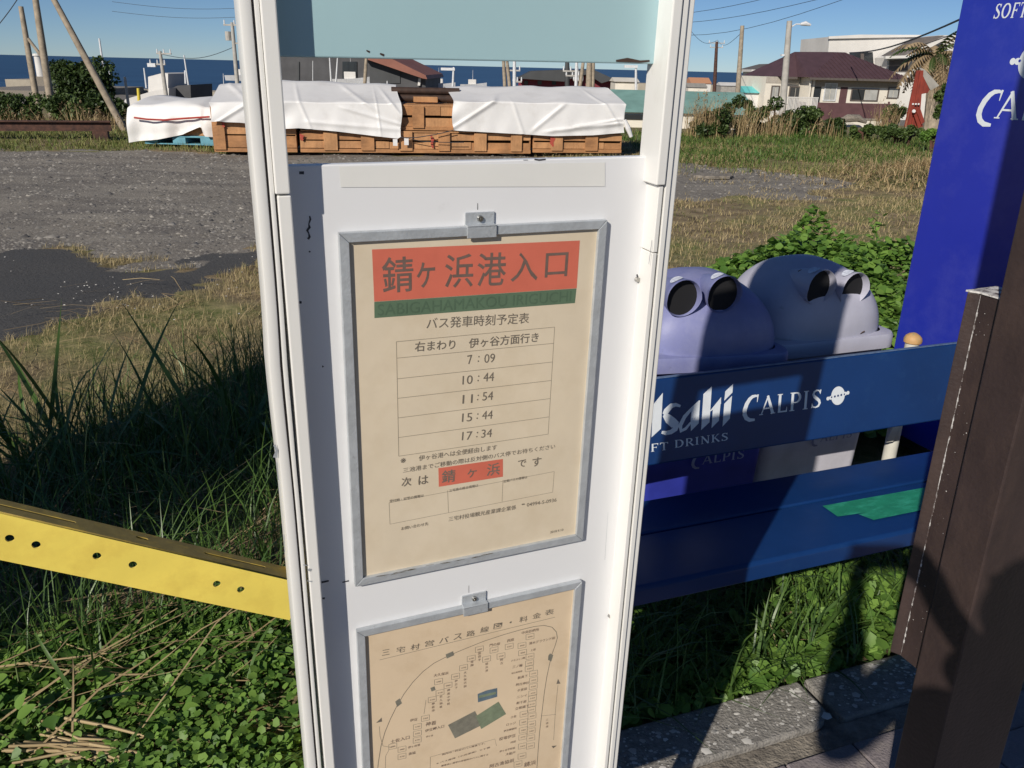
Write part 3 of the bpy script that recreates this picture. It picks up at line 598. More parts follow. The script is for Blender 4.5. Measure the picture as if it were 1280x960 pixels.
# -- route map
T2, sh2, q2 = poster('route_map_poster', 'lower framed bus route map and fare table under the timetable', -.004, -.5097, .3201, .452, -.0077, M['paper2'])
m3 = lambda x, y: q2(430+x/4, 720+y/4)
ttl = '三宅村営バス路線図・料金表'
tx = [(190, 228, 382), (262, 305, 368), (333, 378, 355), (404, 450, 337), (476, 522, 320), (548, 590, 303), (613, 655, 287), (682, 724, 268), (748, 790, 250), (828, 838, 232), (877, 918, 216), (943, 985, 198), (1004, 1050, 181)]
txt('title', [(ttl[i], m3(a, z+3), m3(b_, z-4), .0028 if i == 9 else (.0095 if i else .009)) for i, (a, b_, z) in enumerate(tx)], M['ink'], parent=sh2, bold=.006)
mb = MB(); line(mb, m3(178, 420), m3(1055, 206), .0006)
ribbon(mb, [m3(*p) for p in ((165, 1000), (172, 930), (185, 850), (205, 780), (232, 715), (262, 655), (300, 590), (345, 530), (395, 478), (450, 436), (520, 400), (600, 366), (700, 326), (800, 293), (880, 270), (950, 253), (1000, 247), (1040, 256), (1062, 280), (1067, 310), (1055, 350), (1040, 390), (1028, 440), (1015, 500), (1002, 580), (990, 680), (978, 780), (970, 880), (962, 1000))], .0009, YP)
for pts in (((177, 752), (180, 800), (195, 850), (240, 858)), ((1070, 545), (1062, 620), (1056, 690), (1052, 760), (1048, 820)), ((1060, 692), (985, 700)), ((225, 870), (208, 900), (206, 1000)), ((432, 905), (755, 815), (762, 850)), ((432, 905), (430, 1000)), ((410, 620), (400, 690))): ribbon(mb, [m3(*p) for p in pts], .0005, YP)
def rbox(mb, cx, cy, w_=40, h_=26, sl=-.2):
    P = [(cx-w_/2, cy-h_/2-sl*w_/2), (cx+w_/2, cy-h_/2+sl*w_/2), (cx+w_/2, cy+h_/2+sl*w_/2), (cx-w_/2, cy+h_/2-sl*w_/2)]
    for i in range(4): line(mb, m3(*P[i]), m3(*P[(i+1) % 4]), .0005)
stops = [(677, 366, '200'), (750, 370, '250'), (636, 412, '270'), (598, 458, '270'), (713, 415, '230'), (785, 400, '250'), (826, 352, '250'), (930, 303, '400'), (890, 347, '400'), (893, 383, '400'), (930, 402, '370'), (928, 435, '370'), (926, 463, '350'),
         (948, 487, '370'), (948, 520, '350'), (946, 552, '350'), (944, 585, '330'), (942, 610, '330'), (940, 640, '310'), (938, 668, '310'), (558, 502, '270'), (520, 547, '300'), (473, 528, '340'), (480, 583, '310'), (441, 618, '310'),
         (407, 711, '330'), (367, 753, '370'), (367, 787, '370'), (366, 820, '370'), (244, 852, '380'), (290, 866, '380'), (290, 902, '370'), (940, 700, '300'), (938, 740, '300'), (936, 775, '280'), (934, 810, '280'), (932, 850, '270'), (900, 690, '300'), (898, 730, '280'), (896, 770, '280'), (894, 805, '270'), (892, 850, '260'), (890, 900, '260'), (870, 940, '260')]
for x, y, _ in stops: rbox(mb, x, y)
mb.build('route_lines', M['ink'], sh2)
it = [(s_, m3(x-12, y+3), m3(x+12, y-2), .0022) for x, y, s_ in stops]
names = [('大久保浜', 448, 498, 522, 484), ('門の原', 728, 347, 780, 338), ('西原', 815, 325, 850, 317), ('中央診療所', 888, 285, 975, 266), ('薄木グラウンド前', 925, 338, 1055, 308), ('上原', 932, 372, 958, 366), ('アカコッコ館', 835, 425, 905, 408), ('三ノ輪', 842, 455, 892, 445), ('阿古保育園', 838, 487, 890, 475), ('新鼻下', 868, 510, 918, 498),
         ('阿古神社', 860, 544, 925, 532), ('夕景前', 866, 574, 915, 562), ('ニシイ', 864, 606, 915, 595), ('新千原', 862, 636, 912, 626), ('立根橋下', 855, 664, 925, 648), ('伊豆', 330, 722, 367, 716), ('神着', 408, 742, 460, 732), ('伊豆岬入口', 405, 775, 500, 750), ('伊ヶ谷', 410, 804, 445, 796), ('土佐入口', 232, 830, 327, 805), ('伊ヶ谷港', 320, 858, 380, 843), ('漁協', 322, 890, 357, 882),
         ('土佐', 833, 706, 862, 700), ('ロッジ', 812, 744, 858, 734), ('伊豆郵便局', 798, 776, 862, 760), ('役場伊豆', 775, 816, 858, 796), ('坪田', 832, 834, 858, 826), ('伊ヶ谷学校前', 777, 878, 855, 858), ('大船戸', 808, 892, 856, 882), ('阿古漁協前', 728, 952, 850, 920), ('錆浜', 900, 945, 960, 930)]
it += [(a, m3(x0, y0), m3(x1, y1)) for a, x0, y0, x1, y1 in names]
it += [('島内均一料金のバス運賃です。', m3(490, 893), m3(705, 836), .0034), ('※ バス運賃（小児運賃）です備', m3(462, 938), m3(730, 856), .0034), ('運賃表に掲載の停留所のバスに関する', m3(485, 950), m3(720, 892), .0034)]
for k, (x, y, s_) in enumerate([(677, 385, '富賀平'), (640, 428, '薬師'), (605, 482, '大久保浜前'), (713, 438, '錆浜港'), (788, 418, '阿古'), (560, 524, '伊豆下'), (522, 570, '神着小学校'), (484, 602, '老人福祉'), (445, 638, '神着港'), (1015, 718, '三池港')]):
        it.append((s_, m3(x, y-8), m3(x, y+len(s_)*17-8), 'V'))
txt('stop_names', it, M['ink_dark'], parent=sh2, bold=.004)
def p4(pts, nm, m_, dy=0): return flat(nm, [m3(*p) for p in pts], m_, YP-.00005-dy, sh2)
for c3 in (((508, 392), (545, 376), (551, 396), (514, 413)), ((256, 628), (278, 612), (290, 636), (266, 655)), ((1022, 398), (1030, 387), (1046, 396), (1036, 427), (1020, 420)), ((432, 560), (452, 552), (458, 570), (438, 578))): p4(c3, 'bus_mark', M['ink_grey'])
p4(((668, 590), (712, 572), (766, 560), (766, 604), (670, 632)), 'bus_picture', M['ink_blue']); p4(((674, 598), (760, 578), (760, 590), (674, 611)), 'bus_picture_windows', M['ink_dgreen'], .0001)
p4(((520, 745), (655, 675), (690, 745), (555, 812)), 'ticket_picture', M['ink_grey']); p4(((660, 700), (772, 628), (810, 690), (686, 765)), 'ticket_picture', M['ink_dgreen'], .0001)
for c3 in (((160, 735), (188, 708), (190, 728)), ((1062, 540), (1070, 514), (1082, 538)), ((1038, 850), (1064, 848), (1046, 862))): p4(c3, 'arrow_mark', M['ink'])
# ------------------------------------------------------------------ bench
def sthing(name, label, cat, t, n, z=0.0, **k): return thing(name, label, cat, st(t, n, z), None, rz=b_az, **k)
bench = sthing('bench', 'dark blue bench with white lettered backrest and green tape on its seat', 'bench', 0, 0)
T0, T1_ = .12, 2.62
MB().box(T0, T1_, 1.632, 1.785, .378, .402).build('seat_slat', M['bench'], bench, bevel=.006, seg=3)
m_ = MB().prism([(1.424, .345), (1.424, .388), (1.432, .396), (1.626, .399), (1.626, .376), (1.445, .374), (1.437, .345)], T0, T1_, 'x'); m_.build('seat_slat', M['bench'], bench, bevel=.003)
TL = math.atan(.2)
bk = MB().box(T0, T1_, 0, .022, 0, .243).build('backrest', M['bench'], bench, bevel=.005, seg=3)
bk.location = (0, 1.80, .5); bk.rotation_euler = (-TL, 0, 0)
MB().box(T0+.01, T1_-.01, .003, .019, .2432, .2462).build('worn_edge', M['bench_edge'], bk)
for tt_ in (T0+.12, T1_-.12):
    MB().box(tt_-.02, tt_+.02, 1.45, 1.49, -.06, .343).box(tt_-.02, tt_+.02, 1.72, 1.76, -.06, .376).box(tt_-.018, tt_+.018, 1.491, 1.719, .325, .372).build('leg', M['rust'], bench, bevel=.004)
    m_ = MB().box(tt_-.02, tt_+.02, .0225, .045, -.2, .22); o = m_.build('back_support', M['rust'], bench, bevel=.004); o.location = (0, 1.80, .5); o.rotation_euler = (-TL, 0, 0)
BP = st(0, 1.80, .5); BV = (SN*.2+UZ).normalized()
bq = lambda x, y: plane_uv(x, y, BP, SB, BV)
# "Asahi" as slanted shards, read off an enlargement (800..930, 460..590 at 7.385)
ba = lambda x, y: bq(800+x/7.385, 460+y/7.385)
YB = -.0008
def shard(mb, pts, y=YB): 
    q = [ba(*p) for p in pts]; mb.add([(a, y, c_) for a, c_ in q], [tuple(range(len(q)-1, -1, -1))])
def shard_path(mb, pts, ws, y=YB):
    ribbon(mb, [ba(*p) for p in pts], [w_/7.385*.00222 for w_ in ws], y)
mb = MB()
shard(mb, [(150, 300), (210, 228), (192, 560), (105, 640), (112, 480)])
shard(mb, [(148, 302), (20, 470), (-60, 690), (-20, 690), (60, 560), (112, 500)])   # the rest of the big A, behind the sign
shard_path(mb, [(372, 352), (330, 338), (285, 350), (240, 400), (220, 430)], [22, 34, 48, 60, 40])
shard_path(mb, [(222, 428), (262, 470), (310, 510), (352, 520)], [44, 84, 90, 40], YB-.0001)
shard_path(mb, [(350, 515), (325, 560), (285, 590), (240, 600), (198, 592)], [40, 56, 44, 40, 26], YB-.0002)
shard_path(mb, [(548, 300), (480, 370), (410, 450), (370, 530), (378, 580), (420, 560), (470, 500)], [10, 26, 40, 44, 40, 30, 20], YB)
shard(mb, [(474, 372), (553, 296), (540, 510), (468, 582), (466, 480)], YB-.0001)
shard(mb, [(584, 240), (662, 168), (640, 500), (562, 574)])
shard(mb, [(640, 400), (746, 270), (746, 330), (650, 400)], YB-.0001); shard(mb, [(672, 362), (748, 268), (726, 486), (658, 554)], YB-.0002)
shard(mb, [(786, 215), (858, 146), (852, 226), (776, 302)]); shard(mb, [(776, 330), (848, 256), (828, 466), (760, 540)])
mb.build('brand_lettering', M['print_white'], bk)
mb = MB(); word(mb, 'SOFT', ba(-95, 800), ba(262, 752), .0225, YB); mb.build('lettering', M['print_white'], bk)
mb = MB(); word(mb, 'DRINKS', ba(318, 738), ba(815, 664), .0225, YB); mb.build('lettering', M['print_white'], bk); mb = MB()
bc = lambda x, y: bq(915+x/6.857, 460+y/6.857)
CP = [(1068, 350), (1040, 340), (1000, 345), (965, 370), (930, 420), (908, 480), (905, 530), (925, 575), (965, 602), (1028, 606)]; CW = [14, 26, 36, 44, 50, 52, 54, 50, 42, 24]
def swash(mb, O, h, y, sx=1.0):
    k = h/290; ribbon(mb, [(O[0]+(a-880)*k*sx, O[1]+(622-b_)*k) for a, b_ in CP], [w_*k for w_ in CW], y); ribbon(mb, [(O[0]+(1066-880)*k*sx, O[1]+(622-328)*k), (O[0]+(1056-880)*k*sx, O[1]+(622-412)*k)], [20*k, 7*k], y-.0002)
# C A L P I S with a large swash C
tmp = MB(); glyph(tmp, 'c', (0, 0), .058, 0, .72)
def place(tmp, O, ang, dst, y):
    c_, s_ = math.cos(ang), math.sin(ang); dst.add([(O[0]+q[0]*c_-q[2]*s_, y+q[1], O[1]+q[0]*s_+q[2]*c_) for q in tmp.v], tmp.f)
L0 = bc(95, 468); L1 = bc(760, 345); ang = math.atan2(L1[1]-L0[1]-.010, L1[0]-L0[0])
hC = bc(160, 246)[1]-bc(150, 470)[1]; swash(mb, bc(88, 470), hC, YB, 1.08); hA = bc(300, 238)[1]-bc(290, 398)[1]
word(mb, 'ALPIS', bc(236, 404), bc(765, 335), hA, YB, shear=.06)
mb.build('lettering', M['print_white'], bk)
# planet mark: a white ball crossed by a row of dots
def planet(cx, cz, r, y, ang, m_, parent, dot_m, squash=.9):
    mb = MB(); c_, s_ = math.cos(ang), math.sin(ang)
    def disc(u, v, rr, yy, mm, sq=1): 
        pts = [(u+rr*math.cos(2*PI*i/28)*sq, v+rr*math.sin(2*PI*i/28)) for i in range(28)]; mm.add([(cx+p[0]*c_-p[1]*s_, yy, cz+p[0]*s_+p[1]*c_) for p in pts], [tuple(range(27, -1, -1))])
    disc(0, 0, r, y, mb, squash); disc(-r*1.32, -r*.06, r*.2, y, mb); disc(r*1.32, r*.06, r*.2, y, mb); disc(-r*.98, -.04*r, r*.2, y-.0001, mb); disc(r*.98, .04*r, r*.2, y-.0001, mb)
    o = mb.build('planet_mark', m_, parent); md = MB()
    for k in range(-2, 3): disc(k*r*.42, 0, r*(.12 if abs(k) < 2 else .09), y-.0003, md)
    md.build('planet_dots', dot_m, o); return o
px_, pz_ = bc(907, 237); planet(px_, pz_, .0285, YB, .28-.2, M['print_white'], bk, M['bench'])
tp = lambda x, y, z=.4005: (lambda g: (g.dot(SB), g.dot(SN), z))(gz(x, y, .399))
def tape(pts, z, nm='green_tape'):
    q = [tp(*p, z) for p in pts]; MB().add([(a, b_, z-.0025+(b_-1.43)*.013) for a, b_, _ in q], [tuple(range(len(q)))]).build(nm, M['green_tape'], bench)
tape([(1028, 633), (1150, 611), (1172, 607), (1172, 621), (1082, 641), (1047, 646)], .4010)
tape([(1073, 643.5), (1110, 635), (1172, 621.5), (1172, 634), (1092, 650.5)], .4022)
# ------------------------------------------------------------------ the two drum topped litter bins
def bin_(name, label, yaw, t, n, md, mbod, mprint, grey, holes, topz, lettering):
    T = sthing(name, label, 'litter bin', t, n, 0, group='drink container bins behind the bench'); T.rotation_euler = (0, 0, b_az+yaw); SBl = Vector((math.cos(b_az+yaw), math.sin(b_az+yaw), 0)); SNl = Vector((-SBl.y, SBl.x, 0))
    hw, dp, zr = .245, .42, .738
    # dome
    nu, nz = 56, 22; vs = []; fs = []; Hh = topz-zr
    for k in range(nz+1):
        h = math.sin(PI/2*k/nz); sx_ = (max(0, 1-h**2.1))**(1/1.9); 
        for i in range(nu):
            a = 2*PI*i/nu; e_ = 2/3.2; cx_ = math.copysign(abs(math.cos(a))**e_, math.cos(a)); cy_ = math.copysign(abs(math.sin(a))**e_, math.sin(a))
            x = cx_*(hw-.009)*sx_
            y0_ = -(dp/2-.009)*(max(0, 1-h**2.7))**(1/1.6); y1_ = (dp/2-.009)*(max(0, 1-h**3))**(1/2.2); yc = (y0_+y1_)/2; yh = (y1_-y0_)/2
            vs.append((x, dp/2+yc+cy_*yh, zr+Hh*h))
    for k in range(nz):
        for i in range(nu): fs.append((k*nu+i, k*nu+(i+1) % nu, (k+1)*nu+(i+1) % nu, (k+1)*nu+i))
    dm = MB().add(vs, fs).build('dome_lid', md, T, smooth=True)
    # rim flange
    def rr(w_, d_, r_, z, n_=8): return [(sx*(w_-r_)+r_*math.cos(a), dp/2+sy*(d_-r_)+r_*math.sin(a), z) for sx, sy, a0 in ((1, 1, 0), (-1, 1, 90), (-1, -1, 180), (1, -1, 270)) for a in [R(a0+90*i/n_) for i in range(n_+1)]]
    m_ = MB(); secs = [(hw-.03, dp/2-.03, zr+.006), (hw-.004, dp/2-.004, zr+.002), (hw, dp/2, zr-.006), (hw, dp/2, zr-.044), (hw-.012, dp/2-.012, zr-.048)]
    rings = [rr(a, b_, .055, z) for a, b_, z in secs]; n_ = len(rings[0]); vv = [p for r_ in rings for p in r_]
    m_.add(vv, [(k*n_+i, k*n_+(i+1) % n_, (k+1)*n_+(i+1) % n_, (k+1)*n_+i) for k in range(len(rings)-1) for i in range(n_)]).build('rim', md, T, smooth=True)
    # body, tapering down
    m_ = MB(); rings = [rr(hw-.022, dp/2-.022, .04, zr-.045), rr(hw-.03, dp/2-.03, .04, zr-.2), rr(hw-.055, dp/2-.05, .04, -.05)]; n_ = len(rings[0]); vv = [p for r_ in rings for p in r_]
    bd = m_.add(vv, [(k*n_+i, k*n_+(i+1) % n_, (k+1)*n_+(i+1) % n_, (k+1)*n_+i) for k in range(2) for i in range(n_)]).build('body', mbod, T, smooth=True)
    bq_ = lambda x, y: (lambda q: (q[0], q[1]))(plane_uv(x, y, T.location+SNl*.0265, SBl, UZ))
    for k, (hx, hz) in enumerate(holes):
        hu, hv = plane_uv(hx, hz, T.location+SNl*.012, SBl, UZ)
        # hooded spout: a short flared tube leaning out of the dome, open to the front
        N_ = 28; r0 = .054; vs = []; 
        prof = [(.15, .50, .0), (.09, .74, .0), (.045, .90, .0), (.015, .975, .0), (.004, 1.0, .0), (.0, .985, 0), (.003, .955, 0), (.03, .90, 0), (.06, .78, 0)]
        for yy_, rs_, _ in prof:
            for i in range(N_):
                a = 2*PI*i/N_; lo = max(0, -math.sin(a)); ry = .018+yy_+ (.02*lo if yy_ < .05 else 0)
                vs.append((hu+r0*rs_*math.cos(a), ry, hv+r0*1.08*rs_*math.sin(a)-.12*yy_*0))
        fs = [(j*N_+i, j*N_+(i+1) % N_, (j+1)*N_+(i+1) % N_, (j+1)*N_+i) for j in range(len(prof)-1) for i in range(N_)]
        sp = MB().add(vs, fs).build('spout', md, T, smooth=True)
        pts = [(hu+r0*.925*math.cos(2*PI*i/24), .045, hv+r0*1.0*math.sin(2*PI*i/24)) for i in range(24)]
        MB().add(pts, [tuple(range(24))]).tube((hu, .0455, hv), (hu, .085, hv), r0*.85, r0*.5, 20).build('opening', M['hole'], sp)
        # oval sticker above each opening
        m_ = MB(); N2 = 18; vs = [(hu-.0235, .0, hv)]; 
        pp = []
        for i in range(N2):
            a = 2*PI*i/N2; th = R(112)+.36*math.cos(a); yy_ = .046+.016*math.sin(a); rr_ = r0*1.02; pp.append((hu+rr_*math.cos(th), yy_, hv+rr_*1.08*math.sin(th)))
        m_.add(pp, [tuple(range(N2))]); m_.build('sticker', M['sticker'], sp)
    yp = .0235
    mb = MB(); a_, b2_, hC, hL = lettering
    O = bq_(*a_); E_ = bq_(*b2_); 
    swash(mb, (O[0]-hC*.72, O[1]-hC*.30), hC*1.1, yp); word(mb, 'ALPIS', O, E_, hL, yp, shear=.06)
    mb.build('lettering', mprint, bd)
    # scuffs, the handle recess line at the side and a foot
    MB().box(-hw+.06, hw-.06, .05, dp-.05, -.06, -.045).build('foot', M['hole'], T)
    return T
bin_('litter_bin', 'deep blue litter bin with two round openings, next to the bus stop sign', -.16, 1.41, 1.955, M['binblue'], M['bin_body'], M['bin_print'], 0, [(857, 375), (908, 370)], .955, ((877, 580), (930, 572), .05, .032))
bin_('litter_bin', 'faded lavender litter bin with two round openings, next to the blue vending machine', 0, 1.885, 1.985, M['bingrey'], M['bin_body2'], M['bin_print2'], 1, [(1030, 361), (1072, 364)], .965, ((1024, 552), (1064, 546), .05, .032))
for px, py, sz_ in ((1077, 416, .010), (1068, 430, .006), (1000, 338, .005)):
    P_ = st(0, 1.985+.012) ; u, z = plane_uv(px, py, P_, SB, UZ); o = MB().tube((-sz_, 0, -sz_*.6), (sz_, .002, sz_*.5), sz_*.35, sz_*.2, 6).build('dead_leaf', M['log'], None); o.location = P_+SB*u+UZ*z; tag(o, 'small dark leaf scrap on the lavender bin lid, '+{1077: 'the largest one', 1068: 'near the rim', 1000: 'high on its left'}[px], 'leaf')
# ------------------------------------------------------------------ vending machine, its blue side to the camera
# (what shows is the cabinet's left side: it runs back from the street at right angles to the kerb)
VT = 2.80; VN = Vector((0, 0, 0)); vth, vtn = (ray(1158, 225).x, ray(1158, 225).y)
d_ = Vector((vth, vtn, 0)); k_ = VT/d_.dot(SB); VNr = d_.dot(SN)*k_           # where the rear edge stands
VPn = st(VT, VNr); VM = Matrix((-SN, SB, UZ)).transposed()
vm = thing('vending_machine', 'tall glossy blue vending machine side with large white lettering', 'vending machine', VPn, VM)
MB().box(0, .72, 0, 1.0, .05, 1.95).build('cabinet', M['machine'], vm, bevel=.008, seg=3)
MB().box(.03, .70, .02, .98, .0, .048).build('plinth', M['machine_dark'], vm, bevel=.003)
MB().box(.722, .76, .02, .98, .2, 1.92).build('front_door', M['machine_dark'], vm, bevel=.003)
vq = lambda x, y: plane_uv(x, y, VPn, -SN, UZ)
mb = MB()
vc = lambda x, y: vq(1080+x/6.4, 60+y/6.4)
O = vc(878, 622); hC = vc(1000, 325)[1]-vc(1000, 622)[1]; swash(mb, O, hC, -.0008, 1.12)
A0 = vc(1045, 562); hh_ = vc(1150, 345)[1]-vc(1150, 570)[1]
word(mb, 'ALPIS', (A0[0], A0[1]), (A0[0]+.40, A0[1]), hh_, -.0008, shear=.06)
mb.build('lettering', M['print_white'], vm); mb = MB(); S0 = vq(1241, 23.5); word(mb, 'SOFT DRINKS', (S0[0], S0[1]), (S0[0]+.36, S0[1]), vq(1250, 5)[1]-vq(1250, 23.5)[1], -.0008, shear=.08)
mb.build('lettering', M['print_white'], vm)
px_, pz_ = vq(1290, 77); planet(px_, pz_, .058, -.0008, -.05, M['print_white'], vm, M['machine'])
# ------------------------------------------------------------------ brown steel column and stub
col_ = sthing('steel_column', 'tall dark brown steel column at the right edge with a chipped stub welded on', 'column', 1.184, .826); col_.rotation_euler = (0, R(-1.25), b_az)
MB().box(0, .186, 0, .08, -.06, 3.3).build('shaft', M['brown'], col_, bevel=.003)
MB().box(-.04, .226, -.04, .12, -.062, -.05).build('base_flange', M['brown'], col_)
# a cut off stub welded to the column's back face, its edges chipped to bare metal
pp = [(1.1935, .990), (1.204, .973), (1.204, .9065), (1.262, .9065), (1.262, .992)]
LT_, LN_ = 1.184, .826
q_ = [(a-LT_+.010, b_-LN_) for a, b_ in pp]
def onstub(o): o.rotation_euler = (0, R(.55), 0); return o
sb0 = onstub(MB().prism(q_, .462, 1.197, 'z').build('welded_stub', M['brown'], col_, bevel=.0015))
m_ = MB(); m_.prism([(q_[0][0]-.003, q_[0][1]+.001), (q_[1][0]-.003, q_[1][1]-.001), (q_[2][0]-.002, q_[2][1]), (q_[3][0], q_[3][1]), (q_[4][0], q_[4][1]+.002)], 1.1975, 1.2005, 'z').build('cut_top', M['worn'], sb0)
for (yc, w_, full) in ((q_[1][1]-.001, .0034, 1), (.0835, .0075, 0)):
    m_ = MB(); x = q_[1][0]-.0007
    for k in range(100):
        z0 = .465+k*.0073; a = random.uniform(.1, 1)**.8*w_ if random.random() < (.92 if z0 > .75 else (.6 if full else .15)) else w_*.1
        if not full and z0 < .95: a *= max(.12, (z0-.5)/.45)
        m_.add([(x, yc+a*.3, z0), (x, yc-a*.8, z0), (x, yc-a*.8*random.uniform(.5, 1.1), z0+.0075), (x, yc+a*.3, z0+.0075)], [(0, 1, 2, 3)])
    m_.build('chipped_edge', M['worn'], sb0)
m_ = MB()
for k in range(60):
    y = random.uniform(.085, q_[1][1]-.006); z = random.uniform(.5, 1.19); s_ = random.uniform(.0003, .0011); x = q_[1][0]-.0006
    m_.add([(x, y-s_, z-s_), (x, y+s_, z-s_*.6), (x, y+s_*.5, z+s_), (x, y-s_, z+s_*.8)], [(0, 1, 2, 3)])
tag(m_.build('paint_chips', M['worn'], sb0), kind='stuff')
# ------------------------------------------------------------------ yellow slotted rail
def plate(name, outer, holes, th, m_, parent):
    cu = bpy.data.curves.new(name, 'CURVE'); cu.dimensions = '2D'; cu.fill_mode = 'BOTH'; cu.extrude = th/2
    for pts in [outer]+holes:
        s_ = cu.splines.new('POLY'); s_.points.add(len(pts)-1); s_.use_cyclic_u = True
        for i, p in enumerate(pts): s_.points[i].co = (p[0], p[1], 0, 1)
    o = bpy.data.objects.new('t', cu); COL.objects.link(o); dg = bpy.context.evaluated_depsgraph_get(); me = bpy.data.meshes.new_from_object(o.evaluated_get(dg)); me.name = name
    bpy.data.objects.remove(o); bpy.data.curves.remove(cu); me.materials.clear(); return link(name, me, m_, parent)
sl_ = math.atan2(.244, .481); RX = (SB*math.cos(sl_)-UZ*math.sin(sl_)); RZ = (UZ*math.cos(sl_)+SB*math.sin(sl_)); RP = st(-.396, 1.585, .735)
RM = Matrix((RX, SN, RZ)).transposed(); rail = thing('yellow_rail', 'sloping yellow slotted steel angle rail left of the bus stop sign', 'rail', RP, RM)
rq = lambda x, y: plane_uv(x, y, RP, RX, RZ)
hl = [[(u+.0078*math.cos(2*PI*i/20), v+.0078*math.sin(2*PI*i/20)) for i in range(20)] for u, v in (rq(*p) for p in ((12, 673), (45, 681), (121, 695), (166, 706), (271, 730), (301, 737), (-60, 655), (-95, 648)))]
LOW = rq(0, 700)[1]
fp = plate('front_flange', [(-.45, LOW), (.60, LOW), (.60, 0), (-.45, 0)], hl, .004, M['yellow'], rail); fp.rotation_euler = (PI/2, 0, 0); fp.location = (0, .002, 0)
def slot(u0, u1, v, w_=.006): return [(u0, v-w_/2), (u1, v-w_/2)]+[(u1+w_/2*math.sin(PI*i/6), v-w_/2*math.cos(PI*i/6)) for i in range(1, 6)]+[(u1, v+w_/2), (u0, v+w_/2)]+[(u0-w_/2*math.sin(PI*i/6), v+w_/2*math.cos(PI*i/6)) for i in range(1, 6)]
tpl = lambda x, y: (lambda q: q)(plane_uv(x, y, RP, RX, SN))
s1 = tpl(92, 656); s2 = tpl(172, 674); s3 = tpl(182, 678); s4 = tpl(257, 695); s5 = tpl(330, 711)
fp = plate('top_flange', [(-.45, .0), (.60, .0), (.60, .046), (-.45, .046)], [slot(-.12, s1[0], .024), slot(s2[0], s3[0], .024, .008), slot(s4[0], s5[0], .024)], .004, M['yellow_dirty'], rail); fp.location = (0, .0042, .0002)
o = MB().box(-.02, .02, -.02, .02, -.1, .50).build('yellow_prop', M['yellow'], None, bevel=.002); o.matrix_world = Matrix.Translation(st(.13, 1.64)) @ Matrix.Rotation(b_az, 4, 'Z'); o.parent = rail; o.matrix_parent_inverse = Matrix.Translation(RP) .inverted() if False else (Matrix.Translation(RP) @ RM.to_4x4()).inverted()
# ------------------------------------------------------------------ white pipe with a tan cap behind the bench
pu, pz = plane_uv(1139, 436, st(0, 2.02), SB, UZ)
pipe = sthing('capped_pipe', 'short white pipe with a tan knob cap between the bin and the vending machine', 'pipe', pu, 2.02); pz += .03
MB().tube((0, 0, -.05), (0, 0, pz-.008), .023, .023, 18).build('tube', M['pvc'], pipe, smooth=True)
m_ = MB(); m_.path([(0, 0, pz-.006), (0, 0, pz+.004), (.001, 0, pz+.014), (.002, 0, pz+.022), (.003, 0, pz+.027)], [.029, .030, .026, .017, .005], 18); m_.build('cap', M['tan'], pipe, smooth=True)
st_ = MB(); pts = [(-.010, -.03, .62), (-.008, -.034, .55), (-.016, -.036, .48), (-.035, -.036, .40), (-.05, -.035, .34)]
vs = [q for p in pts for q in ((p[0]-.014, p[1], p[2]), (p[0]+.014, p[1]-.002, p[2]), (p[0]+.014, p[1]+.001, p[2]), (p[0]-.014, p[1]+.003, p[2]))]
st_.add(vs, [(4*i+j, 4*i+(j+1) % 4, 4*i+4+(j+1) % 4, 4*i+4+j) for i in range(4) for j in range(4)]); st_.build('cream_strip', M['pvc'], pipe, bevel=0)
# ------------------------------------------------------------------ the photographer, who stands behind the camera and throws a shadow
def skin(name, chain, m_, parent=None, sub=2):
    """chain: list of (key, parent key, position, radius)"""
    me = bpy.data.meshes.new(name); ids = {k: i for i, (k, _, _, _) in enumerate(chain)}
    me.from_pydata([c_[2] for c_ in chain], [(ids[p], ids[k]) for k, p, _, _ in chain if p], []); o = link(name, me, None, None)
    sk = o.modifiers.new('skin', 'SKIN'); su = o.modifiers.new('sub', 'SUBSURF'); su.levels = su.render_levels = sub
    for i, c_ in enumerate(chain):
        r_ = c_[3] if isinstance(c_[3], tuple) else (c_[3], c_[3]); me.skin_vertices[0].data[i].radius = r_
    me.skin_vertices[0].data[0].use_root = True
    dg = bpy.context.evaluated_depsgraph_get(); m2 = bpy.data.meshes.new_from_object(o.evaluated_get(dg)); m2.name = name; bpy.data.objects.remove(o)
    for p in m2.polygons: p.use_smooth = True
    m2.materials.clear(); return link(name, m2, m_, parent)
person = thing('person', 'person behind the camera in dark clothes holding a phone up, seen only as a shadow', 'person', (.06, -.36, 0))
ph = Vector((-.06, .36, 0))      # local position of the camera's foot
def hand(side):
    s_ = side; W_ = Vector((-.06-.06+s_*.084, .31, 1.535)); ch_ = [('el', 'sh'+str(s_), (s_*.27, .10, 1.17), .042), ('wr', 'el', tuple(W_+Vector((s_*.02, -.05, -.04))), .027), ('pa', 'wr', tuple(W_+Vector((s_*.012, 0, 0))), (.030, .018))]
    for k, (dx, dz, l) in enumerate(((.0, .038, .07), (.004, .019, .075), (.004, 0, .07), (0, -.019, .06))):
        b_ = W_+Vector((s_*dx, .02, dz)); t_ = b_+Vector((-s_*.012, .022, .004)); e_ = t_+Vector((-s_*.028, .004, 0))
        ch_ += [('f%da' % k, 'pa', tuple(b_), .009), ('f%db' % k, 'f%da' % k, tuple(t_), .0085), ('f%dc' % k, 'f%db' % k, tuple(e_), .007)]
    ch_ += [('ta', 'pa', tuple(W_+Vector((-s_*.015, -.005, .012))), .011), ('tb', 'ta', tuple(W_+Vector((-s_*.035, .004, .018))), .009)]
    return [(('%s%d' % (k, s_)), (p if p.startswith('sh') else '%s%d' % (p, s_)), q, r_) for k, p, q, r_ in ch_]
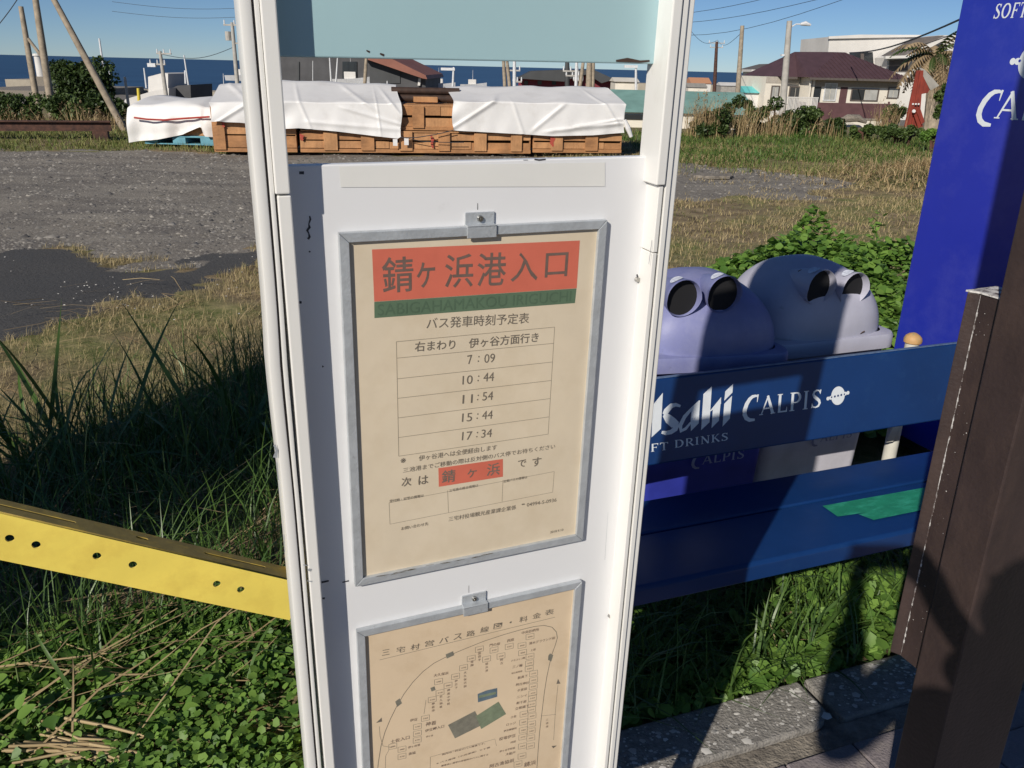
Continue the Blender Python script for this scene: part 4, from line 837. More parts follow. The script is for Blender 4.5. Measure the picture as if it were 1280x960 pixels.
body = [('pelvis', None, (0, 0, .95), (.15, .11)), ('belly', 'pelvis', (0, .01, 1.10), (.14, .10)), ('chest', 'belly', (0, 0, 1.28), (.16, .115)), ('top', 'chest', (0, -.01, 1.42), (.11, .08)), ('neck', 'top', (0, .005, 1.50), .055), ('jaw', 'neck', (0, .03, 1.57), (.065, .075)), ('head', 'jaw', (0, .025, 1.65), (.078, .092)), ('crown', 'head', (0, .01, 1.72), (.06, .07))]
for s_ in (1, -1): body += [('sh%d' % s_, 'top', (s_*.18, 0, 1.39), .06)]+hand(s_)+[('hip%d' % s_, 'pelvis', (s_*.1, 0, .86), .095), ('kn%d' % s_, 'hip%d' % s_, (s_*.12, .02, .48), .06), ('an%d' % s_, 'kn%d' % s_, (s_*.13, 0, .09), .04), ('to%d' % s_, 'an%d' % s_, (s_*.15, .16, .03), (.04, .028))]
skin('body', body, M['skin'], person)
m_ = MB(); pts = []
for k in range(9):
    for i in range(20):
        th = PI*.5*k/8; a = 2*PI*i/20; pts.append((.098*math.cos(th)*math.cos(a), -.005+.115*math.cos(th)*math.sin(a)-.012, 1.645+.135*math.sin(th)))
m_.add(pts, [(k*20+i, k*20+(i+1) % 20, (k+1)*20+(i+1) % 20, (k+1)*20+i) for k in range(8) for i in range(20)]).build('hair', M['hair'], person, smooth=True)
m_ = MB()
for s_ in (1, -1): m_.tube((s_*.03, .113, 1.665), (s_*.03, .12, 1.665), .012, .006, 10)
m_.build('eyes', M['hair'], person, smooth=True)
skin('jacket', [('a', None, (0, 0, .93), (.17, .125)), ('b', 'a', (0, .01, 1.12), (.165, .12)), ('c', 'b', (0, 0, 1.29), (.18, .13)), ('d', 'c', (0, -.01, 1.43), (.12, .09))]+[x for s_ in (1, -1) for x in (('s%d' % s_, 'd', (s_*.19, 0, 1.40), .075), ('e%d' % s_, 's%d' % s_, (s_*.275, .10, 1.165), .058), ('w%d' % s_, 'e%d' % s_, (-.12+s_*.11, .23, 1.44), .048))], M['navy'], person)
skin('trousers', [('p', None, (0, 0, .93), (.165, .12))]+[x for s_ in (1, -1) for x in (('h%d' % s_, 'p', (s_*.1, 0, .84), .105), ('k%d' % s_, 'h%d' % s_, (s_*.12, .02, .48), .075), ('a%d' % s_, 'k%d' % s_, (s_*.13, 0, .12), .058))], M['navy'], person)
pho = thing('mobile_phone', 'black mobile phone held up behind the camera viewpoint by the person', 'phone', (0, 0, H), M3)
MB().box(-.130, .012, -.014, .056, .006, .0135).build('case', M['hair'], pho, bevel=.003); MB().box(-.124, .005, -.009, .050, .0137, .0142).build('screen', M['glass'], pho)
# unseen stand-in added behind and left of the camera to shade the tall grass
k_ = 3.6; bc_ = Vector((-1.05, 2.75, .32))+Vector((-S_AZ[0]*k_, -S_AZ[1]*k_, 0))
rb_ = thing('shade_blocker', 'unseen white stand-in panel behind the camera, added to shade the tall grass at left', 'wall', (bc_.x, bc_.y, 0), None, rz=-math.atan2(S_AZ[0], S_AZ[1]))
for k in range(4): MB().box(-1.0+.27*k+.002, -1.0+.27*(k+1)-.002, -.012, .012, .05, 3.05).build('blocker_panel', M['white'], rb_, bevel=.003)
for x in (-1.03, .11): MB().box(x-.028, x+.028, -.03, .03, -.1, 3.1).build('post', M['brown'], rb_, bevel=.004)
# ------------------------------------------------------------------ grass and weeds near the camera
def gh(x, y):     # ground height on the lot side of the kerb
    x = np.asarray(x, float); y = np.asarray(y, float); return terr(x, y)+.03*smooth_noise(x, y, 1.1, 1)+.012*smooth_noise(x, y, .37, 2)-.05
def scatter_tn(n, t0, t1, n0, n1):
    t = rng.uniform(t0, t1, n); q = rng.uniform(n0, n1, n); x = SB.x*t+SN.x*q; y = SB.y*t+SN.y*q; return x, y
def P3(x, y, dz=0): return np.stack([x, y, gh(x, y)+dz], 1)
# a long leaf of grass as a mesh of its own, folded along its midrib; several are made and shared
def long_blade(L, wd, droop, name='blade', m_=None, fold=.25, kink=None):
    n_ = 9; vs = []; fs = []
    x = z = 0; a = R(88)
    for i in range(n_+1):
        t_ = i/n_; w_ = wd*(math.sin(PI*min(1, .18+t_*.82))**.6)*(1-t_**5)/2
        if i == n_: w_ = .0003
        vs += [(x, -w_, z), (x-.0, 0, z-w_*fold), (x, w_, z)]
        a -= droop/n_*(.4+1.2*t_)+ (kink if kink and i == 5 else 0); x += math.cos(a)*L/n_; z += math.sin(a)*L/n_
    for i in range(n_):
        for j in (0, 1): fs.append((3*i+j, 3*i+j+1, 3*i+j+4, 3*i+j+3))
    me = bpy.data.meshes.new(name); me.from_pydata(vs, [], fs)
    for p in me.polygons: p.use_smooth = True
    at_ = me.attributes.new('v', 'FLOAT', 'POINT'); v0 = random.random(); at_.data.foreach_set('value', np.full(len(vs), v0, np.float32))
    me.materials.append(m_ or M['blade']); return me
BLS = [long_blade(L, w_, d, kink=k) for L, w_, d, k in ((.62, .019, .9, None), (.55, .015, 1.6, None), (.7, .020, .5, None), (.5, .016, 2.2, None), (.42, .013, 1.1, 1.2), (.66, .018, .3, None), (.36, .012, 1.4, None))]
BLD = [long_blade(L, w_, d, m_=M['straw']) for L, w_, d in ((.5, .008, 1.8), (.4, .006, 2.4))]
def clump(label, t, n, count, sc=1.0, spread=.08, lean=.5, name='long_grass', grp='tall grass clumps in the shade left of the sign', dryf=.08, meshes=None, azr=(0, 2*PI), z0=None):
    T = sthing(name, label, 'grass', t, n, 0 if z0 is None else z0, group=grp); p = T.location; 
    if z0 is None: T.location.z = float(gh(p.x, p.y))-.01
    T.rotation_euler = (0, 0, 0)
    for i in range(count):
        me = random.choice(BLD) if random.random() < dryf else random.choice(meshes or BLS)
        o = link('blade', me, None, T); s_ = sc*random.uniform(.6, 1.12)
        o.location = (random.gauss(0, spread), random.gauss(0, spread*.7), 0); o.scale = (s_, s_*random.uniform(.8, 1.2), s_)
        o.rotation_euler = (random.gauss(0, .25), abs(random.gauss(0, lean)), random.uniform(*azr))
    return T
words = ['outermost at the left edge of the picture', 'behind the left end of the yellow rail', 'above the paired holes of the yellow rail', 'behind the middle of the yellow rail', 'leaning right beside a dry stalk', 'in front of the shaded straw heap', 'nearest the white sign post', 'tallest, pointing up at the asphalt patch', 'low and bent over the top of the rail', 'touching the sign post halfway up']
for i, (px, py, c_, s_) in enumerate([(15, 600, 16, .95), (75, 575, 16, 1.0), (120, 600, 14, .9), (180, 575, 18, 1.05), (235, 565, 18, 1.15), (275, 575, 16, 1.1), (315, 560, 18, 1.15), (40, 560, 14, 1.1), (215, 620, 12, .7), (335, 590, 14, 1.1)]):
    g = gz(px, py); clump('shaded clump of long green grass blades '+words[i], g.dot(SB), g.dot(SN), c_, s_, lean=.45)
for i, (px, py, c_, s_, wd_) in enumerate([(105, 900, 9, .62, 'hanging under the left part of the yellow rail'), (215, 870, 8, .6, 'under the right end of the yellow rail'), (240, 745, 7, .5, 'lit blades rising behind the right end of the rail')]):
    g = gz(px, py); clump('few long sunlit grass blades '+wd_, g.dot(SB), g.dot(SN), c_, s_, spread=.1, lean=.8, grp='loose long blades round the yellow rail')
# filler blades, dense and dark
x, y = scatter_tn(9000, -2.6, .6, 2.1, 4.6); k = (x*.876-y*.482+2.245+.12*smooth_noise(x, y, .3, 51)) > -1.05+np.where((x*SN.x+y*SN.y) < 3.2, -.35, 0); x, y = x[k], y[k]; h = rng.uniform(.10, .45, len(x)); parts = [blades(0, P3(x, y), h, rng.uniform(.003, .007, len(x)), .55, 3)]
tag(np_mesh('grass_undergrowth', *join(parts)[:2], M['blade'], join(parts)[2]), kind='stuff')
# the low weedy strip: broken straw, clover, seedlings
x, y = scatter_tn(3600, -2.2, .75, 1.42, 2.4); n_ = len(x); az = rng.uniform(0, 2*PI, n_)
def sticks(x, y, L, r, m_, name, dz=.0, rise=.12):
    n = len(x); az = rng.normal(.35, .9, n); up_ = rng.normal(.02, rise, n); d = np.stack([np.cos(az), np.sin(az), up_], 1)*L[:, None]; P = P3(x, y, 0)+np.stack([0*x, 0*x, rng.uniform(.002, .03, n)+dz], 1)
    s_ = np.stack([-np.sin(az), np.cos(az), rng.normal(0, .3, n)], 1)*r[:, None]; bow = np.stack([0*x, 0*x, L*rng.uniform(-.05, .12, n)], 1)+s_*rng.normal(0, 4, n)[:, None]
    V = np.stack([P-d/2-s_, P-d/2+s_, P+bow-s_, P+bow+s_, P+d/2-s_*.5, P+d/2+s_*.5], 1); fs = np.array([(0, 1, 3), (0, 3, 2), (2, 3, 5), (2, 5, 4)])
    o = np_mesh(name, V.reshape(-1, 3), (np.arange(n)[:, None, None]*6+fs[None]).reshape(-1, 3), m_, np.repeat(rng.uniform(0, 1, n), 6)); o['kind'] = 'stuff'; return o
sticks(x, y, rng.uniform(.03, .16, n_), rng.uniform(.0006, .0018, n_), M['straw'], 'straw_litter')
x, y = scatter_tn(240, -1.6, .3, 1.9, 3.2); sticks(x, y, rng.uniform(.2, .7, len(x)), rng.uniform(.001, .003, len(x)), M['straw'], 'fallen_stalks', .06, .25)
# bundle of thick pale straw at the lower left
g = gz(110, 925); sb_ = thing('straw_bundle', 'bundle of thick pale broken reeds lying on the weeds at the lower left', 'straw', (g.x, g.y, float(gh(g.x, g.y))+.03))
for i in range(22):
    L_ = random.uniform(.12, .34); r_ = random.uniform(.002, .0055); o = MB().path([(-L_/2, 0, 0), (0, random.gauss(0, .006), .004), (L_/2, random.gauss(0, .012), random.gauss(0, .006))], [r_, r_, r_*.6], 6).build('reed', None, sb_)
    a = o.data.attributes.new('v', 'FLOAT', 'POINT'); a.data.foreach_set('value', np.full(len(o.data.vertices), random.uniform(0, .45), np.float32)); o.data.materials.append(M['straw'])
    o.location = (random.gauss(0, .05), random.gauss(0, .028), random.uniform(0, .022)); o.rotation_euler = (0, random.gauss(0, .05), random.gauss(-.12, .22))
# clover and chickweed carpet
def carpet(n, t0, t1, n0, n1, sz, hz, name, m_, patch=.0, seed=3, tilt=.45, mask=None):
    x, y = scatter_tn(n, t0, t1, n0, n1); k = smooth_noise(x, y, .28, seed) > rng.uniform(patch-.5, patch+.5, n)
    if mask is not None: k &= mask(x, y)
    x, y = x[k], y[k]; z = hz*rng.uniform(.1, 1, len(x))*(.7+.6*smooth_noise(x, y, .35, seed+1)); V, Fc, v = leaves(P3(x, y, z), rng.uniform(*sz, len(x)), tilt, 1.0)
    return tag(np_mesh(name, V, Fc, m_, v), kind='stuff')
carpet(36000, -1.3, .25, 1.42, 2.35, (.011, .026), .085, 'clover_carpet', M['leaf'], -.25, mask=lambda x, y: (x*SB.x+y*SB.y) > -1.05+.35*smooth_noise(x, y, .4, 8))
carpet(14000, -2.4, -.5, 1.42, 2.4, (.012, .034), .10, 'seedling_carpet', M['leaf'], -.15)
carpet(9000, -.75, .25, 1.45, 2.3, (.012, .028), .08, 'chickweed_carpet', M['leaf'], -.9, 61)
carpet(12000, .2, 2.3, 1.41, 1.98, (.014, .045), .11, 'weeds_under_bench', M['leaf'], -.35, 11)
x, y = scatter_tn(1500, .2, 2.3, 1.41, 1.9); V, Fc, v = blades(0, P3(x, y), rng.uniform(.08, .3, len(x)), rng.uniform(.003, .008, len(x)), .8, 4); tag(np_mesh('grass_under_bench', V, Fc, M['blade'], v), kind='stuff')
# broad leaves that can be picked out one by one
def leaf_mesh(L, W, lobes=0, m_=None):
    n_ = 7; vs = [(0, 0, 0)]; out = []
    for s_ in (1, -1):
        for i in range(1, n_):
            t_ = i/n_; w_ = W/2*math.sin(PI*t_**.75)**.8*(1+(.28*math.sin(t_*PI*lobes*2) if lobes else 0)); out.append((s_, L*t_, w_))
    mid = [(L*i/n_, 0, -.10*L*math.sin(PI*i/n_*.5)**2+.04*L) for i in range(n_+1)]
    up_ = [(a, w_, .04*L+.10*w_-.10*L*(a/L)**2) for s_, a, w_ in out if s_ > 0]; dn = [(a, -w_, .04*L+.10*w_-.10*L*(a/L)**2) for s_, a, w_ in out if s_ < 0]
    vs = mid+up_+dn; k = n_+1; fs = []
    for i in range(n_-2): fs += [(i+1, i+2, k+i+1, k+i), (i+2, i+1, k+n_-1+i, k+n_-1+i+1)]
    fs += [(0, 1, k), (1, 0, k+n_-1), (n_-1, n_, k+n_-2), (n_, n_-1, k+2*(n_-1)-1)]
    me = bpy.data.meshes.new('leaf'); me.from_pydata(vs, [], fs)
    for p in me.polygons: p.use_smooth = True
    a = me.attributes.new('v', 'FLOAT', 'POINT'); a.data.foreach_set('value', np.full(len(vs), random.random(), np.float32)); me.materials.append(m_ or M['leaf']); return me
LMS = [leaf_mesh(.06, .045), leaf_mesh(.05, .042, 1), leaf_mesh(.07, .05), leaf_mesh(.045, .03)]
DOCK = [leaf_mesh(.13, .05, 0), leaf_mesh(.11, .04, 0)]
def plant(name, label, px, py, count, spread, hh, meshes, grp=None, sc=1.0, rosette=False, cat='plant', stem=True):
    g = gz(px, py); z = float(gh(g.x, g.y)); T = thing(name, label, cat, (g.x, g.y, z), group=grp)
    if stem:
        m_ = MB()
        for k in range(3): m_.path([(random.gauss(0, .01), random.gauss(0, .01), -.02), (random.gauss(0, spread*.3), random.gauss(0, spread*.3), hh*.5), (random.gauss(0, spread*.6), random.gauss(0, spread*.6), hh*.9)], [.003, .0025, .0015], 5)
        m_.build('stem', M['stem'], T)
    for i in range(count):
        o = link('leaf', random.choice(meshes), None, T); s_ = sc*random.uniform(.6, 1.2); o.scale = (s_, s_, s_); a = random.uniform(0, 2*PI)
        if rosette: o.location = (.01*math.cos(a), .01*math.sin(a), hh*random.random()*.3); o.rotation_euler = (random.gauss(0, .3), -abs(random.gauss(.5, .3)), a)
        else: o.location = (random.gauss(0, spread), random.gauss(0, spread), hh*random.uniform(.3, 1)); o.rotation_euler = (random.gauss(0, .4), random.gauss(0, .35), a)
    return T
plant('broad_leaved_weed', 'shaded weed with large lobed leaves at the lower left edge under the rail', 35, 835, 26, .06, .10, LMS, sc=1.1)
plant('broad_leaved_weed', 'weed with two pale heart shaped leaves below the left rail holes', 72, 795, 6, .03, .12, LMS, sc=.95)
plant('broad_leaved_weed', 'small bright green seedling above the pale straw bundle', 100, 900, 9, .02, .07, LMS, sc=.8)
for i, (px, py, c_, wd_) in enumerate([(150, 815, 14, 'below the middle of the yellow rail'), (215, 800, 12, 'right of the rail middle'), (20, 900, 14, 'at the lower left corner above the straw'), (270, 850, 12, 'among the clover'), (310, 800, 12, 'beside the white sign post')]): plant('broad_leaved_weed', 'sunlit green weed with small heart leaves '+wd_, px, py, c_, .06, .09, LMS, sc=.7, grp='small weeds under the yellow rail')
plant('dock_rosette', 'bright rosette of long dock leaves growing over the kerb edge', 938, 848, 14, .03, .05, DOCK, rosette=True, stem=False, sc=.6)
plant('dock_rosette', 'sunlit broad leaves below the front edge of the bench seat', 1075, 745, 12, .03, .10, DOCK, rosette=True, stem=False)
plant('dock_rosette', 'pale green leaves beside the stub post under the bench', 1100, 720, 8, .04, .12, DOCK, rosette=True, stem=False, sc=.9)
for i, (px, py, c_, wd_) in enumerate([(960, 840, 10, 'arching over the lit weeds in front of the kerb'), (1000, 800, 12, 'spreading out from under the middle of the seat'), (1020, 770, 8, 'crossing the bright patch beneath the bench')]):
    g = gz(px, py); clump('thin green grass blades '+wd_, g.dot(SB), g.dot(SN), c_, .5, spread=.05, lean=1.0, grp='grass tufts under the bench')
# creeper behind the bins: leaf mass plus single leaves on top
def ell_region(px0, px1, py0, py1, n):
    """ground points spread evenly over a patch that lies between these sight lines"""
    a = gz(px0, py1); b_ = gz(px1, py1); c_ = gz(px1, py0); d_ = gz(px0, py0); u = rng.uniform(0, 1, n); v = rng.uniform(0, 1, n)
    A = np.array(a)[None]*(1-u)[:, None]+np.array(b_)[None]*u[:, None]; B = np.array(d_)[None]*(1-u)[:, None]+np.array(c_)[None]*u[:, None]; P = A*(1-v)[:, None]+B*v[:, None]; return P[:, 0], P[:, 1]
x, y = scatter_tn(36000, 1.1, 5.0, 2.5, 6.0); tq = x*SB.x+y*SB.y; nq = x*SN.x+y*SN.y
edge = 3.7+.75*(tq-1.4)+.28*smooth_noise(x, y, .5, 21); k = (nq < edge); x, y, nq, edge, tq = x[k], y[k], nq[k], edge[k], tq[k]
z = np.clip((edge-nq)*(.8+.25*np.clip(tq-1.6, 0, 3)), .04, .20+.10*np.clip(tq-1.8, 0, 2.5))*(.75+.5*smooth_noise(x, y, .4, 22))*rng.uniform(.35, 1, len(x))**.5; V, Fc, v = leaves(P3(x, y, z), rng.uniform(.035, .075, len(x)), .4, .95)
tag(np_mesh('creeper_mass', V, Fc, M['leaf'], v), kind='stuff')
for i, (px, py, n_, wd_) in enumerate([(905, 345, 22, 'just above the deep blue bin'), (950, 330, 22, 'between the two bin lids'), (1085, 335, 26, 'right of the lavender bin lid'), (1110, 365, 22, 'beside the blue vending machine edge')]):
    plant('creeper', 'green creeper shoot with broad leaves '+wd_, px, py+48, n_, .16, .34, LMS, grp='creeper shoots behind the litter bins', sc=.95)
g = gz(1012, 352); T = clump('arching tuft of long green grass standing behind the litter bins', g.dot(SB), g.dot(SN), 46, 1.35, spread=.07, lean=.5, name='grass_tuft', grp=None, meshes=[long_blade(.5, .011, 1.7), long_blade(.6, .012, 2.3), long_blade(.45, .010, 1.2), long_blade(.62, .012, 2.8)])
MUG = [leaf_mesh(.09, .05, 3), leaf_mesh(.07, .04, 3)]
g = gz(1082, 352); T = thing('mugwort', 'upright grey green mugwort stem with feathery leaves behind the lavender bin', 'plant', (g.x, g.y, float(gh(g.x, g.y))))
MB().path([(0, 0, 0), (.01, 0, .25), (0, .01, .62)], [.005, .004, .002], 6).build('stem', M['stem'], T)
for i in range(44):
    z = .10+.52*(i/44)**.9; a = random.uniform(0, 6.28); o = link('leaf', MUG[i % 2], None, T); s_ = (1.5-.9*i/44)*random.uniform(.6, 1.2); o.scale = (s_,)*3; o.location = (random.gauss(0, .025), random.gauss(0, .025), z); o.rotation_euler = (random.gauss(0, .4), -.4+random.gauss(0, .45), a)
# ------------------------------------------------------------------ the dry field
def field(n, x0, x1, y0, y1, hr, wr, m_, name, mask, pw=1.0, seg=2, lean=.9, ref=6.0):
    y = y0+rng.uniform(0, 1, n)**pw*(y1-y0); x = rng.uniform(0, 1, n)*(x1-x0)+x0; k = mask(x, y) & (np.abs(x) < y*.72+.5); x, y = x[k], y[k]; f_ = np.clip(y/ref, .7, 3)
    V, Fc, v = blades(0, P3(x, y), rng.uniform(*hr, len(x))*f_**.3, rng.uniform(*wr, len(x))*f_, lean, seg); return tag(np_mesh(name, V, Fc, m_, v), kind='stuff')
nl = lambda x, y: ~gravel(x, y) & ~asphalt(x, y) & ((x*SN.x+y*SN.y) > 2.3)
pn = lambda x, y, s, q: smooth_noise(x, y, s, q)+.5*smooth_noise(x, y, s*.3, q+1)
field(130000, -7, .6, 2.9, 8.5, (.03, .085), (.002, .0042), M['dry'], 'dry_grass', lambda x, y: nl(x, y) & (pn(x, y, .5, 31) > rng.uniform(-.9, .5, len(x))), 1.2)
field(26000, -7, .6, 2.9, 8.5, (.02, .06), (.002, .0045), M['mixed'], 'green_tinged_grass', lambda x, y: nl(x, y) & (pn(x, y, .7, 33) > rng.uniform(-.1, .8, len(x))), 1.2)
field(120000, .3, 10, 4.2, 20, (.02, .07), (.0025, .005), M['dry'], 'dry_grass', lambda x, y: nl(x, y) & (pn(x, y, .7, 35) > rng.uniform(-.9, .5, len(x))), 1.15)
field(30000, .3, 11, 4.2, 20, (.02, .06), (.0025, .005), M['mixed'], 'green_tinged_grass', lambda x, y: nl(x, y) & (pn(x, y, .9, 37) > rng.uniform(-.2, .8, len(x))-np.clip((x-1.5-y*.2)*.3, -.3, .9)), 1.1)
field(26000, -1, 10, 8, 18, (.02, .06), (.0025, .005), M['dry'], 'sparse_dry_grass', lambda x, y: gravel(x, y) & (x > 1.5) & (pn(x, y, .6, 39) > rng.uniform(-.3, .7, len(x))), 1.1)
field(22000, 2.5, 14, 14.0, 23, (.04, .16), (.003, .007), M['green'], 'green_grass_verge', lambda x, y: (y > 15.5+1.4*smooth_noise(x, y, 1.3, 41)) & (pn(x, y, .8, 44) > rng.uniform(-1.2, .3, len(x))), 1.0)
field(12000, 2.5, 14, 14.0, 23, (.04, .2), (.003, .006), M['mixed'], 'tufted_verge', lambda x, y: (pn(x, y, 1.0, 47) > rng.uniform(-.6, .6, len(x))), 1.0)
field(16000, -16, -3, 14.8, 19.5, (.03, .12), (.003, .007), M['mixed'], 'verge_by_rusty_rail', lambda x, y: (y > 15.2-.05*x*0+.6*smooth_noise(x, y, 1.5, 43)) & (x < -5.2), 1.0)
# long pale stalks lying on the near lawn
x = rng.uniform(-3.2, -.5, 130); y = rng.uniform(3.6, 6, 130); sticks(x, y, rng.uniform(.15, .5, 130), rng.uniform(.0015, .0035, 130), M['straw'], 'fallen_stalks', .02, .04)
# straw heap by the far verge
x = 6.8+rng.normal(0, .9, 1500); y = 13.6+rng.normal(0, .8, 1500); hp = .25*np.exp(-((x-6.8)**2/1.6+(y-13.6)**2/1.4))
V, Fc, v = blades(0, np.stack([x, y, gh(x, y)+hp], 1), rng.uniform(.1, .3, 1500), rng.uniform(.008, .018, 1500), 1.6, 3); tag(np_mesh('straw_heap', V, Fc, M['straw'], v), kind='stuff')
g = gz(890, 217); m_ = MB().prism([(-.32, -.16), (-.1, -.24), (.25, -.18), (.36, .02), (.2, .2), (-.15, .22), (-.34, .08)], 0, .05, 'z'); o = m_.build('flat_stone', M['concrete'], None, bevel=.012); o.location = (g.x, g.y, float(gh(g.x, g.y))-.004); tag(o, 'flat pale broken slab lying on the dry grass', 'stone')
# ------------------------------------------------------------------ the yard: covered crates, pallet, rusty beam
cr0 = gz(268, 190); cr1 = gz(778, 193); CU = (cr1-cr0).normalized(); CN = Vector((-CU.y, CU.x, 0)); LT = (cr1-cr0).length; CP0 = cr0
cq = lambda x, y, n=0.0: plane_uv(x, y, CP0+CN*n, CU, UZ)
CM = Matrix((CU, CN, UZ)).transposed()
def crate(name, label, u0, u1, z0, z1, depth, step, off=0.0, n=0.0, rows=2, grp='long wooden crates in the yard'):
    """slatted crate: face boards between upright battens, deck boards, runners"""
    T = thing(name, label, 'crate', CP0+CU*u0+CN*n+UZ*z0, CM, grp); L = u1-u0; Hc = z1-z0
    rs = []; g = .035; bh = (Hc-.07-g*rows)/rows
    MB().box(0, L, .03, .10, 0, .065).build('runner', M['wood'], T, bevel=.004); MB().box(.01, L-.01, depth-.10, depth-.03, 0, .065).build('runner', M['wood'], T)
    for r_ in range(rows):
        z = .07+r_*(bh+g); x = 0
        while x < L-.05:
            w_ = min(random.uniform(1.2, 2.0), L-x); dz = random.uniform(-.008, .008)
            MB().box(x+.004, x+w_-.004, .042+random.uniform(0, .006), .062, z+dz, z+bh+dz).build('plank', random.choice((M['wood2'], M['wood'])), T, bevel=.003, seg=1); x += w_
    x = off
    while x < L-.1:
        MB().box(x, x+.23+random.uniform(-.03, .02), .0, .038, .04, Hc-.01+random.uniform(-.02, .01)).build('batten', random.choice((M['wood2'], M['wood2'], M['wood'])), T, bevel=.003, seg=1); x += step*random.uniform(.95, 1.05)
    MB().box(.02, L-.02, depth-.06, depth-.04, .07, Hc).build('back_board', M['wood'], T)
    for xx in (.001, L-.021): MB().box(xx, xx+.02, .0635, depth-.061, .07, Hc-.03).build('side_board', M['wood'], T)
    nb = max(3, int(L/.6))
    MB().box(.022, L-.022, .064, depth-.062, Hc-.028, Hc-.005).build('deck', M['wood2'], T)
    return T
U = lambda px, py=180: cq(px, py)[0]; Zc = lambda px, py, n=0.0: cq(px, py, n)[1]
zt = Zc(520, 164); z2 = Zc(520, 131)
crate('wooden_crate', 'left end wooden crate beside the blue pallet, under the first white tarp', 0, U(371), 0, z2-.06, 1.5, .95, .0, rows=3)
crate('wooden_crate', 'longest low wooden crate, under the middle white tarp with a red spray mark', U(375), U(664), .0, zt, 1.5, .69, .42)
crate('wooden_crate', 'low wooden crate at the right end of the row, raised on stubs', U(667), U(778), .02, zt, 1.5, .68, .35)
crate('wooden_crate', 'upper wooden crate showing between the two white tarps', U(440), U(735), zt+.012, z2, 1.4, .72, .4, n=.02)
crate('wooden_crate', 'upper wooden crate hidden under the left half of the middle tarp', U(376), U(437), zt+.012, z2-.02, 1.4, .72, .1, n=.02)
for x, z in ((U(303), .0),):
    pass
# red spray marks, each on its own crate face
for px, py, sx_, sz_ in ((377, 172, .07, .12), (540, 178, .05, .25), (690, 177, .09, .22), (279, 156, .05, .1)):
    u, z = cq(px, py); mb = MB(); ribbon(mb, [(u-sx_*.4, z+sz_*.5), (u+sx_*.2, z+sz_*.2), (u-sx_*.1, z-sz_*.1), (u+sx_*.3, z-sz_*.4)], [.02, sx_*1.1, sx_*.8, .03], -.004)
    o = mb.build('spray_mark', M['redmark'], None); o.matrix_world = Matrix.Translation(CP0) @ CM.to_4x4(); tag(o, 'red spray mark on the crate face '+{377: 'below the left tarp', 540: 'on the bare upright in the middle', 690: 'under the right tarp', 279: 'at the far left crate'}[px], 'mark')
# dark beams stacked on the crates' back half
bt = thing('dark_beams', 'dark brown beams stacked between the white tarps behind the upper crate', 'beams', CP0+CU*U(490)+CN*.85+UZ*(z2+.01), CM)
bw = U(585)-U(490)
for k, (y, z, r_) in enumerate(((0, .07, .07), (.02, .205, .065), (.17, .07, .07), (.18, .20, .06))): MB().tube((.05*k, y, z), (bw-.06*k, y, z), r_, r_, 10).build('beam', M['log'], bt, smooth=True)
MB().box(.45, .9, -.30, -.12, .01, .11).build('wood_block', M['wood2'], bt, bevel=.01)
# tarps: cloth draped over the crates, higher at the back
def tarp(name, label, px0, px1, top_y0, top_y1, bot, grp='white tarps over the crates', lift=0.0, seedn=0, folds=()):
    """bot: list of (px, py) along the hem at the front"""
    T = thing(name, label, 'tarp', CP0, CM, grp); nu = 150; nv = 60; vs = []; NF = -.03
    u0, u1 = U(px0), U(px1); bx = [cq(a, b_, NF)[0] for a, b_ in bot]; bz = [cq(a, b_, NF)[1] for a, b_ in bot]
    zf = Zc((px0+px1)/2, 131, NF)+.03; zb0 = Zc(px0, top_y0, 1.15); zb1 = Zc(px1, top_y1, 1.15)
    for j in range(nv+1):
        for i in range(nu+1):
            a = i/nu; u = u0+(u1-u0)*a; zb = zb0+(zb1-zb0)*a; hem = np.interp(u, bx, bz); t_ = j/nv
            fold = .010*math.sin(u*5.3+seedn+t_*2)*math.sin(u*2.1+t_*2)+.003*math.sin(u*17+seedn*2+t_*5)
            if t_ < .12: y = 1.45; z = zb-.9*(1-t_/.12)+.02*math.sin(u*5)
            elif t_ < .5: s_ = (t_-.12)/.38; y = 1.45-(1.45-NF)*s_ if s_ < 1 else NF; z = zb+(zf-zb)*max(0, (s_-.2)/.8)+.012*math.sin(u*6+s_*4+seedn)-.03*math.sin(PI*s_)*(.5+.5*math.sin(u*2.2+seedn))
            else: s_ = (t_-.5)/.5; z = zf+(hem-zf)*s_; y = NF-.012-fold*s_*1.3-.02*s_
            # taut creases running to the pulled corners
            if t_ >= .5:
                for cu_, cz_, sl2 in ((u1, hem, 1), (u0, hem, -1)):
                    dd = abs(u-cu_); y -= .020*math.exp(-dd/1.1)*math.sin((z-hem)/(dd*.22+.08)*1.2+seedn)
            dz_ = 0
            for (ua, za, ub, zb2, am, wd2) in folds:
                L2 = math.hypot(ub-ua, zb2-za); dx2, dz2 = (ub-ua)/L2, (zb2-za)/L2; uu = u-u0; pr = (uu-ua)*dx2+(z-za)*dz2; ds = (uu-ua)*dz2-(z-za)*dx2
                e2 = .7*am*math.exp(-(ds/wd2)**2)*math.exp(-max(0, -pr, pr-L2)**2/.02); y -= e2; dz_ += e2*.5
            z += dz_ if t_ > .12 else 0
            vs.append((u+(.02*math.sin(t_*9+seedn) if i in (0, nu) else 0), y, z))
    fs = [(j*(nu+1)+i, j*(nu+1)+i+1, (j+1)*(nu+1)+i+1, (j+1)*(nu+1)+i) for j in range(nv) for i in range(nu)]
    me = bpy.data.meshes.new('sheet'); me.from_pydata(vs, [], fs)
    for p in me.polygons: p.use_smooth = True
    link('sheet', me, M['tarp'], T); return T
